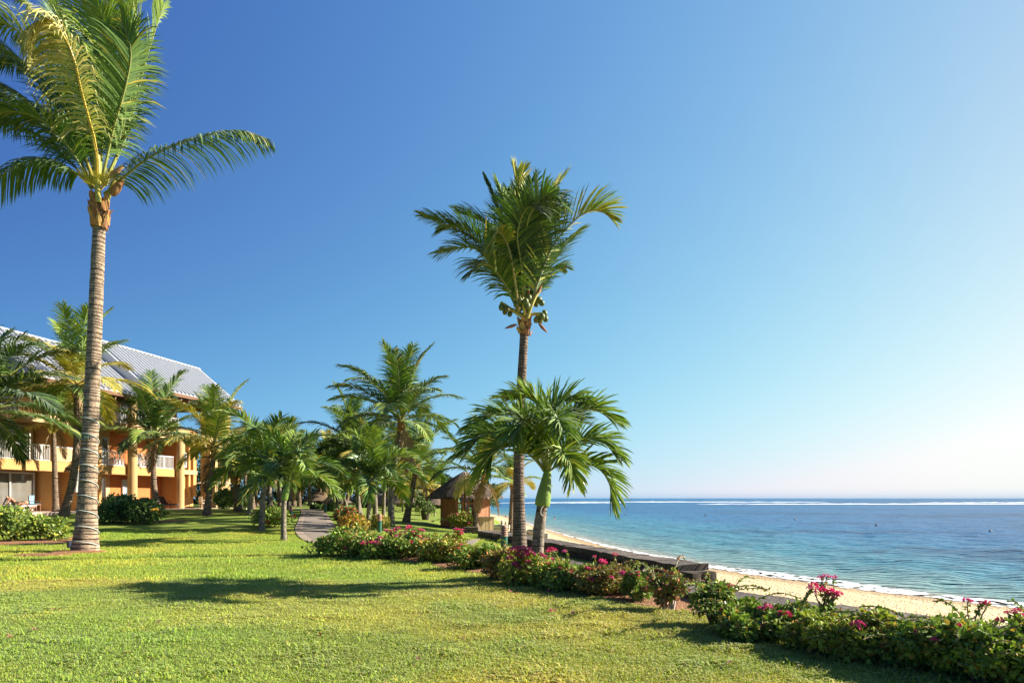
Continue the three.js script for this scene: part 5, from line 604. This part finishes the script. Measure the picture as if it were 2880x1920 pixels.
// body: tapered bones joined smoothly
function figure(bones, cell, kk = 0.04) {
  let lo = V(9, 9, 9), hi = V(-9, -9, -9); for (const [a, b, ra, rb] of bones) for (const [p, r] of [[a, ra], [b, rb]]) { lo.min(p.clone().subScalar(r + 0.08)); hi.max(p.clone().addScalar(r + 0.08)); }
  const size = hi.clone().sub(lo), side = Math.max(size.x, size.y, size.z), res = Math.min(110, Math.ceil(side / cell)), mc = new MarchingCubes(res, LEAF, false, false, 90000), c = lo.clone().add(hi).multiplyScalar(0.5), q = V(), ab = V();
  for (let z = 0; z < res; z++) for (let y = 0; y < res; y++) for (let x = 0; x < res; x++) { q.set((x - res / 2) / (res / 2), (y - res / 2) / (res / 2), (z - res / 2) / (res / 2)).multiplyScalar(side / 2).add(c); let s = 0; for (const [a, b, ra, rb] of bones) { ab.copy(b).sub(a); const t = clamp((q.x - a.x) * ab.x + (q.y - a.y) * ab.y + (q.z - a.z) * ab.z, 0, ab.lengthSq()) / Math.max(1e-6, ab.lengthSq()), dx = q.x - a.x - ab.x * t, dy = q.y - a.y - ab.y * t, dz = q.z - a.z - ab.z * t; s += Math.exp(-(Math.sqrt(dx * dx + dy * dy + dz * dz) - lerp(ra, rb, t)) / (kk * 0.35)); } mc.field[x + y * res + z * res * res] = clamp(kk * 0.35 * Math.log(s + 1e-12), -1, 1); }
  mc.isolation = 0; mc.update(); const n = mc.count, g = new THREE.BufferGeometry(); g.setAttribute('position', new THREE.Float32BufferAttribute(mc.positionArray.slice(0, n * 3), 3)); g.setAttribute('normal', new THREE.Float32BufferAttribute(mc.normalArray.slice(0, n * 3), 3)); g.scale(side / 2, side / 2, side / 2).translate(c.x, c.y, c.z); g.computeVertexNormals(); return g;
}
const skin = std([0.5, 0.24, 0.14], 0.6), hairM = std([0.03, 0.02, 0.015], 0.7);
// swimmers
for (const [px, py, l] of [[1537, 1453, 'swimmer with dark hair in the turquoise water'], [1559, 1458, 'swimmer with dark hair in the turquoise water'], [1422, 1455, 'swimmer with dark hair in the turquoise water']]) { const d = (EYE - SEA) * F / (py - HY), p = at(px, py, d), T = thing('person', l, 'person', [p.x, SEA - 0.02, p.z], px, 'swimmers in the lagoon'); part('body', figure([[V(-0.2, -0.08, 0), V(0.2, -0.08, 0), 0.07, 0.07], [V(0, -0.3, 0), V(0, 0, 0), 0.15, 0.09], [V(0, 0, 0), V(0, 0.14, 0), 0.055, 0.055], [V(0, 0.2, 0.02), V(0, 0.29, 0), 0.08, 0.1], [V(0, 0.22, 0.1), V(0, 0.24, 0.11), 0.018, 0.012], [V(-0.2, -0.08, 0), V(-0.34, -0.1, 0.22), 0.055, 0.04], [V(0.2, -0.08, 0), V(0.34, -0.1, 0.22), 0.055, 0.04]], 0.016), skin, T); part('hair', new THREE.SphereGeometry(0.115, 14, 10, 0, 6.3, 0, 1.75).scale(1, 1.05, 1.1).rotateX(-0.35).translate(0, 0.27, -0.015), hairM, T); }
// mooring buoys
for (const [px, py] of [[2237, 1462], [2466, 1478], [2786, 1495], [2216, 1420], [2540, 1428], [1985, 1449], [1760, 1448]]) { const d = (EYE - SEA) * F / (py - HY), p = at(px, py, d), T = thing('mooring_buoy', 'small brownish mooring buoy floating in the lagoon', 'buoy', [p.x, SEA, p.z], 0, 'buoys in the lagoon'); part('float', new THREE.SphereGeometry(0.17, 14, 10).scale(1, 0.8, 1).translate(0, 0.05, 0), std([0.22, 0.12, 0.06], 0.6), T); part('ring', new THREE.TorusGeometry(0.04, 0.01, 6, 12).translate(0, 0.21, 0), std([0.2, 0.2, 0.2], 0.5), T); }
single('beach_rock', 'small dark rock at the edge of the swash', 'rock', rough[1].clone().scale(0.35, 0.22, 0.3), ST[0], ray(1882, 1559, beachH));
// terrace furniture
{
  const dark = std([0.05, 0.035, 0.03], 0.6), canvas = std([0.06, 0.05, 0.06], 0.9), cream = std([0.55, 0.46, 0.34], 0.9), white = std([0.62, 0.6, 0.58], 0.8), teak = std([0.3, 0.14, 0.07], 0.7);
  const place = (name, label, cat, x, y, z, turn = 0, group) => thing(name, label, cat, onTerrace(x, y, z), terraceTurn + turn, group);
  const lounger = (label, x, z, turn, frame, pad, back) => { const T = place('sun_lounger', label, 'sun lounger', x, 0, z, turn, 'sun loungers on the terrace'); part('frame', [bx(1.95, 0.06, 0.05, 0, 0.3, 0.32), bx(1.95, 0.06, 0.05, 0, 0.3, -0.32), bx(0.05, 0.05, 0.6, -0.95, 0.3, 0), bx(0.05, 0.05, 0.6, 0.95, 0.3, 0)], frame, T); for (const [lx, lz] of [[-0.75, 0.3], [-0.75, -0.3], [0.7, 0.3], [0.7, -0.3]]) part('leg', bar(V(lx - 0.1, 0, lz), V(lx + 0.06, 0.3, lz), 0.025), frame, T); part('seat', bx(1.25, 0.07, 0.6, -0.3, 0.36, 0), pad, T); const b = part('backrest', bx(0.72, 0.06, 0.6, 0.36, 0, 0), pad, T); b.position.set(0.32, 0.36, 0); b.rotation.z = back; for (const s of [0.34, -0.34]) part('armrest', tube([V(-0.1, 0.3, s), V(0.05, 0.55, s), V(0.3, 0.56, s), V(0.4, 0.32, s)], 0.02, 12, 6), frame, T); return T; };
  lounger('reclined lounger with white towel under the sunbather', 0.15, 1.0, 0, teak, white, 0.06); lounger('dark lounger with raised back beside the round column', 12.6, 1.0, Math.PI, dark, canvas, 0.9); lounger('dark lounger with raised back behind the leafy bush', 10.9, 1.2, Math.PI, dark, canvas, 0.75);
  // sunbather lying on the towel, knees raised
  const P = place('person', 'sunbather in a green swimsuit lying with raised knees on the white towel', 'person', 0.15, 0.4, 1.0), B = (x, y, z) => V(x, y, z);
  const leg = (s) => [[B(-0.12, 0.12, s * 0.09), B(-0.5, 0.46, s * 0.1), 0.085, 0.055], [B(-0.5, 0.46, s * 0.1), B(-0.72, 0.08, s * 0.11), 0.055, 0.035], [B(-0.72, 0.06, s * 0.11), B(-0.9, 0.05, s * 0.12), 0.035, 0.025]], arm = (s) => [[B(0.36, 0.13, s * 0.2), B(0.1, 0.1, s * 0.3), 0.045, 0.038], [B(0.1, 0.1, s * 0.3), B(-0.12, 0.06, s * 0.27), 0.036, 0.026], ...[0, 1, 2, 3].map((k) => [B(-0.14, 0.06, s * (0.25 + k * 0.016)), B(-0.25 + 0.015 * Math.abs(k - 1.5), 0.035, s * (0.24 + k * 0.02)), 0.012, 0.008]), [B(-0.12, 0.06, s * 0.25), B(-0.18, 0.05, s * 0.2), 0.013, 0.009]];
  part('body', figure([[B(-0.1, 0.11, 0), B(0.12, 0.1, 0), 0.14, 0.11], [B(0.12, 0.1, 0), B(0.36, 0.12, 0), 0.11, 0.13], [B(0.36, 0.12, -0.17), B(0.36, 0.12, 0.17), 0.06, 0.06], [B(0.42, 0.12, 0), B(0.52, 0.13, 0), 0.05, 0.05], [B(0.56, 0.15, 0), B(0.66, 0.14, 0), 0.085, 0.095], [B(0.6, 0.23, 0), B(0.61, 0.25, 0), 0.018, 0.012], ...leg(1), ...leg(-1), ...arm(1), ...arm(-1)], 0.014, 0.03), skin, P); part('swimsuit', [new THREE.SphereGeometry(1, 18, 12).scale(0.15, 0.13, 0.165).translate(-0.1, 0.115, 0), new THREE.SphereGeometry(1, 16, 10).scale(0.09, 0.1, 0.17).translate(0.32, 0.155, 0)], std([0.01, 0.2, 0.12], 0.8), P); part('hair', new THREE.SphereGeometry(0.11, 14, 10).scale(0.9, 0.8, 1).translate(0.7, 0.11, 0), hairM, P);
  // chair with blue towel
  const chair = (label, x, y, z, turn, m, group) => { const T = place('chair', label, 'chair', x, y, z, turn, group); part('seat', bx(0.46, 0.05, 0.46, 0, 0.43, 0), m, T); part('backrest', bx(0.46, 0.45, 0.04, 0, 0.72, -0.22), m, T); for (const [a, b] of [[-0.2, -0.2], [0.2, -0.2], [-0.2, 0.2], [0.2, 0.2]]) part('leg', cyl(0.02, 0.02, 0.42, a, 0, b, 8), m, T); for (const a of [-0.22, 0.22]) part('armrest', bx(0.04, 0.03, 0.42, a, 0.63, 0), m, T); return T; };
  chair('wooden chair carrying a blue towel by the sliding doors', 1.9, 0, 0.4, 0.3, teak); single('towel', 'pale blue towel draped over the wooden chair', 'towel', (() => { const g = grid(14, 16, (i, j) => { const x = -0.24 + 0.48 * i / 14, t = j / 16, y = t < 0.4 ? lerp(0.47, 0.5, t) : lerp(0.5, 0.98, (t - 0.4) / 0.6), z = t < 0.4 ? lerp(0.28, -0.18, t / 0.4) : -0.18; return { p: [x + 0.02 * Math.sin(j), y + 0.02 * Math.sin(i * 1.3 + j), z + 0.025 * Math.sin(i * 1.1)] }; }); return g.rotateY(terraceTurn + 0.3); })(), std([0.2, 0.38, 0.5], 0.95, { side: THREE.DoubleSide }), onTerrace(1.9, 0.005, 0.4));
  chair('pale balcony chair behind the metal railing next to the round column', 8.2, 3.1, -0.6, 2.6, cream); chair('white balcony chair beside the dark balcony table', 11.6, 3.1, -0.6, 2.0, white); chair('dark balcony chair by the orange wall', 12.3, 3.1, -0.9, 4, dark); chair('dark balcony chair behind the balcony table', 13.9, 3.1, -0.9, 3.6, dark);
  const table = (label, x, y, z, w, m) => { const T = place('table', label, 'table', x, y, z); part('tabletop', bx(w, 0.05, 0.8, 0, 0.72, 0), m, T); for (const [a, b] of [[-1, -1], [1, -1], [-1, 1], [1, 1]]) part('leg', bx(0.05, 0.7, 0.05, a * (w / 2 - 0.05), 0.35, b * 0.35), m, T); return T; };
  table('dark table on the balcony behind the palm trunk', 13.0, 3.1, -0.6, 1.2, dark); table('wooden garden table under the beige parasol', 17.4, 0, 1.2, 1.3, teak); chair('pale garden chair before the table under the parasol', 16.4, 0, 1.3, 1.2, cream); chair('pale garden chair beyond the table under the parasol', 18.4, 0, 1.9, 4.4, cream); chair('dark dining chair by the white window', 7.9, 0, 0.4, 2.4, dark);
  const pr = place('parasol', 'open beige parasol between the square columns', 'parasol', 17.6, 0, 1.5); part('pole', cyl(0.03, 0.03, 2.5, 0, 0, 0, 10), dark, pr); part('canopy', new THREE.ConeGeometry(1.45, 0.5, 8).translate(0, 2.25, 0), std([0.5, 0.4, 0.3], 0.9, { side: THREE.DoubleSide }), pr); part('cap', new THREE.ConeGeometry(0.4, 0.18, 8).translate(0, 2.55, 0), std([0.55, 0.45, 0.34], 0.9), pr); part('base', cyl(0.28, 0.25, 0.08, 0, 0, 0, 16), dark, pr); for (let k = 0; k < 8; k++) { const a = k / 8 * 6.2832; part('rib', bar(V(0, 2.42, 0), V(Math.sin(a) * 1.4, 2.0, Math.cos(a) * 1.4), 0.012, 0.012, 5), dark, pr); }
  const pc = place('closed_parasol', 'closed white parasol beside the leaning palm', 'parasol', 4.5, 0, 1.0); part('pole', cyl(0.03, 0.03, 2.6, 0, 0, 0, 10), dark, pc); part('cloth', grid(30, 8, (i, j) => { const a = i / 30 * 6.2832, t = j / 8, r = lerp(0.06, 0.34, t) * (1 + 0.18 * Math.sin(a * 7) * t); return { p: [Math.cos(a) * r, 2.55 - 1.35 * t, Math.sin(a) * r] }; }), std([0.55, 0.52, 0.48], 0.9, { side: THREE.DoubleSide }), pc); part('base', cyl(0.26, 0.22, 0.1, 0, 0, 0, 16), dark, pc);
}
renderer.render(scene, camera);
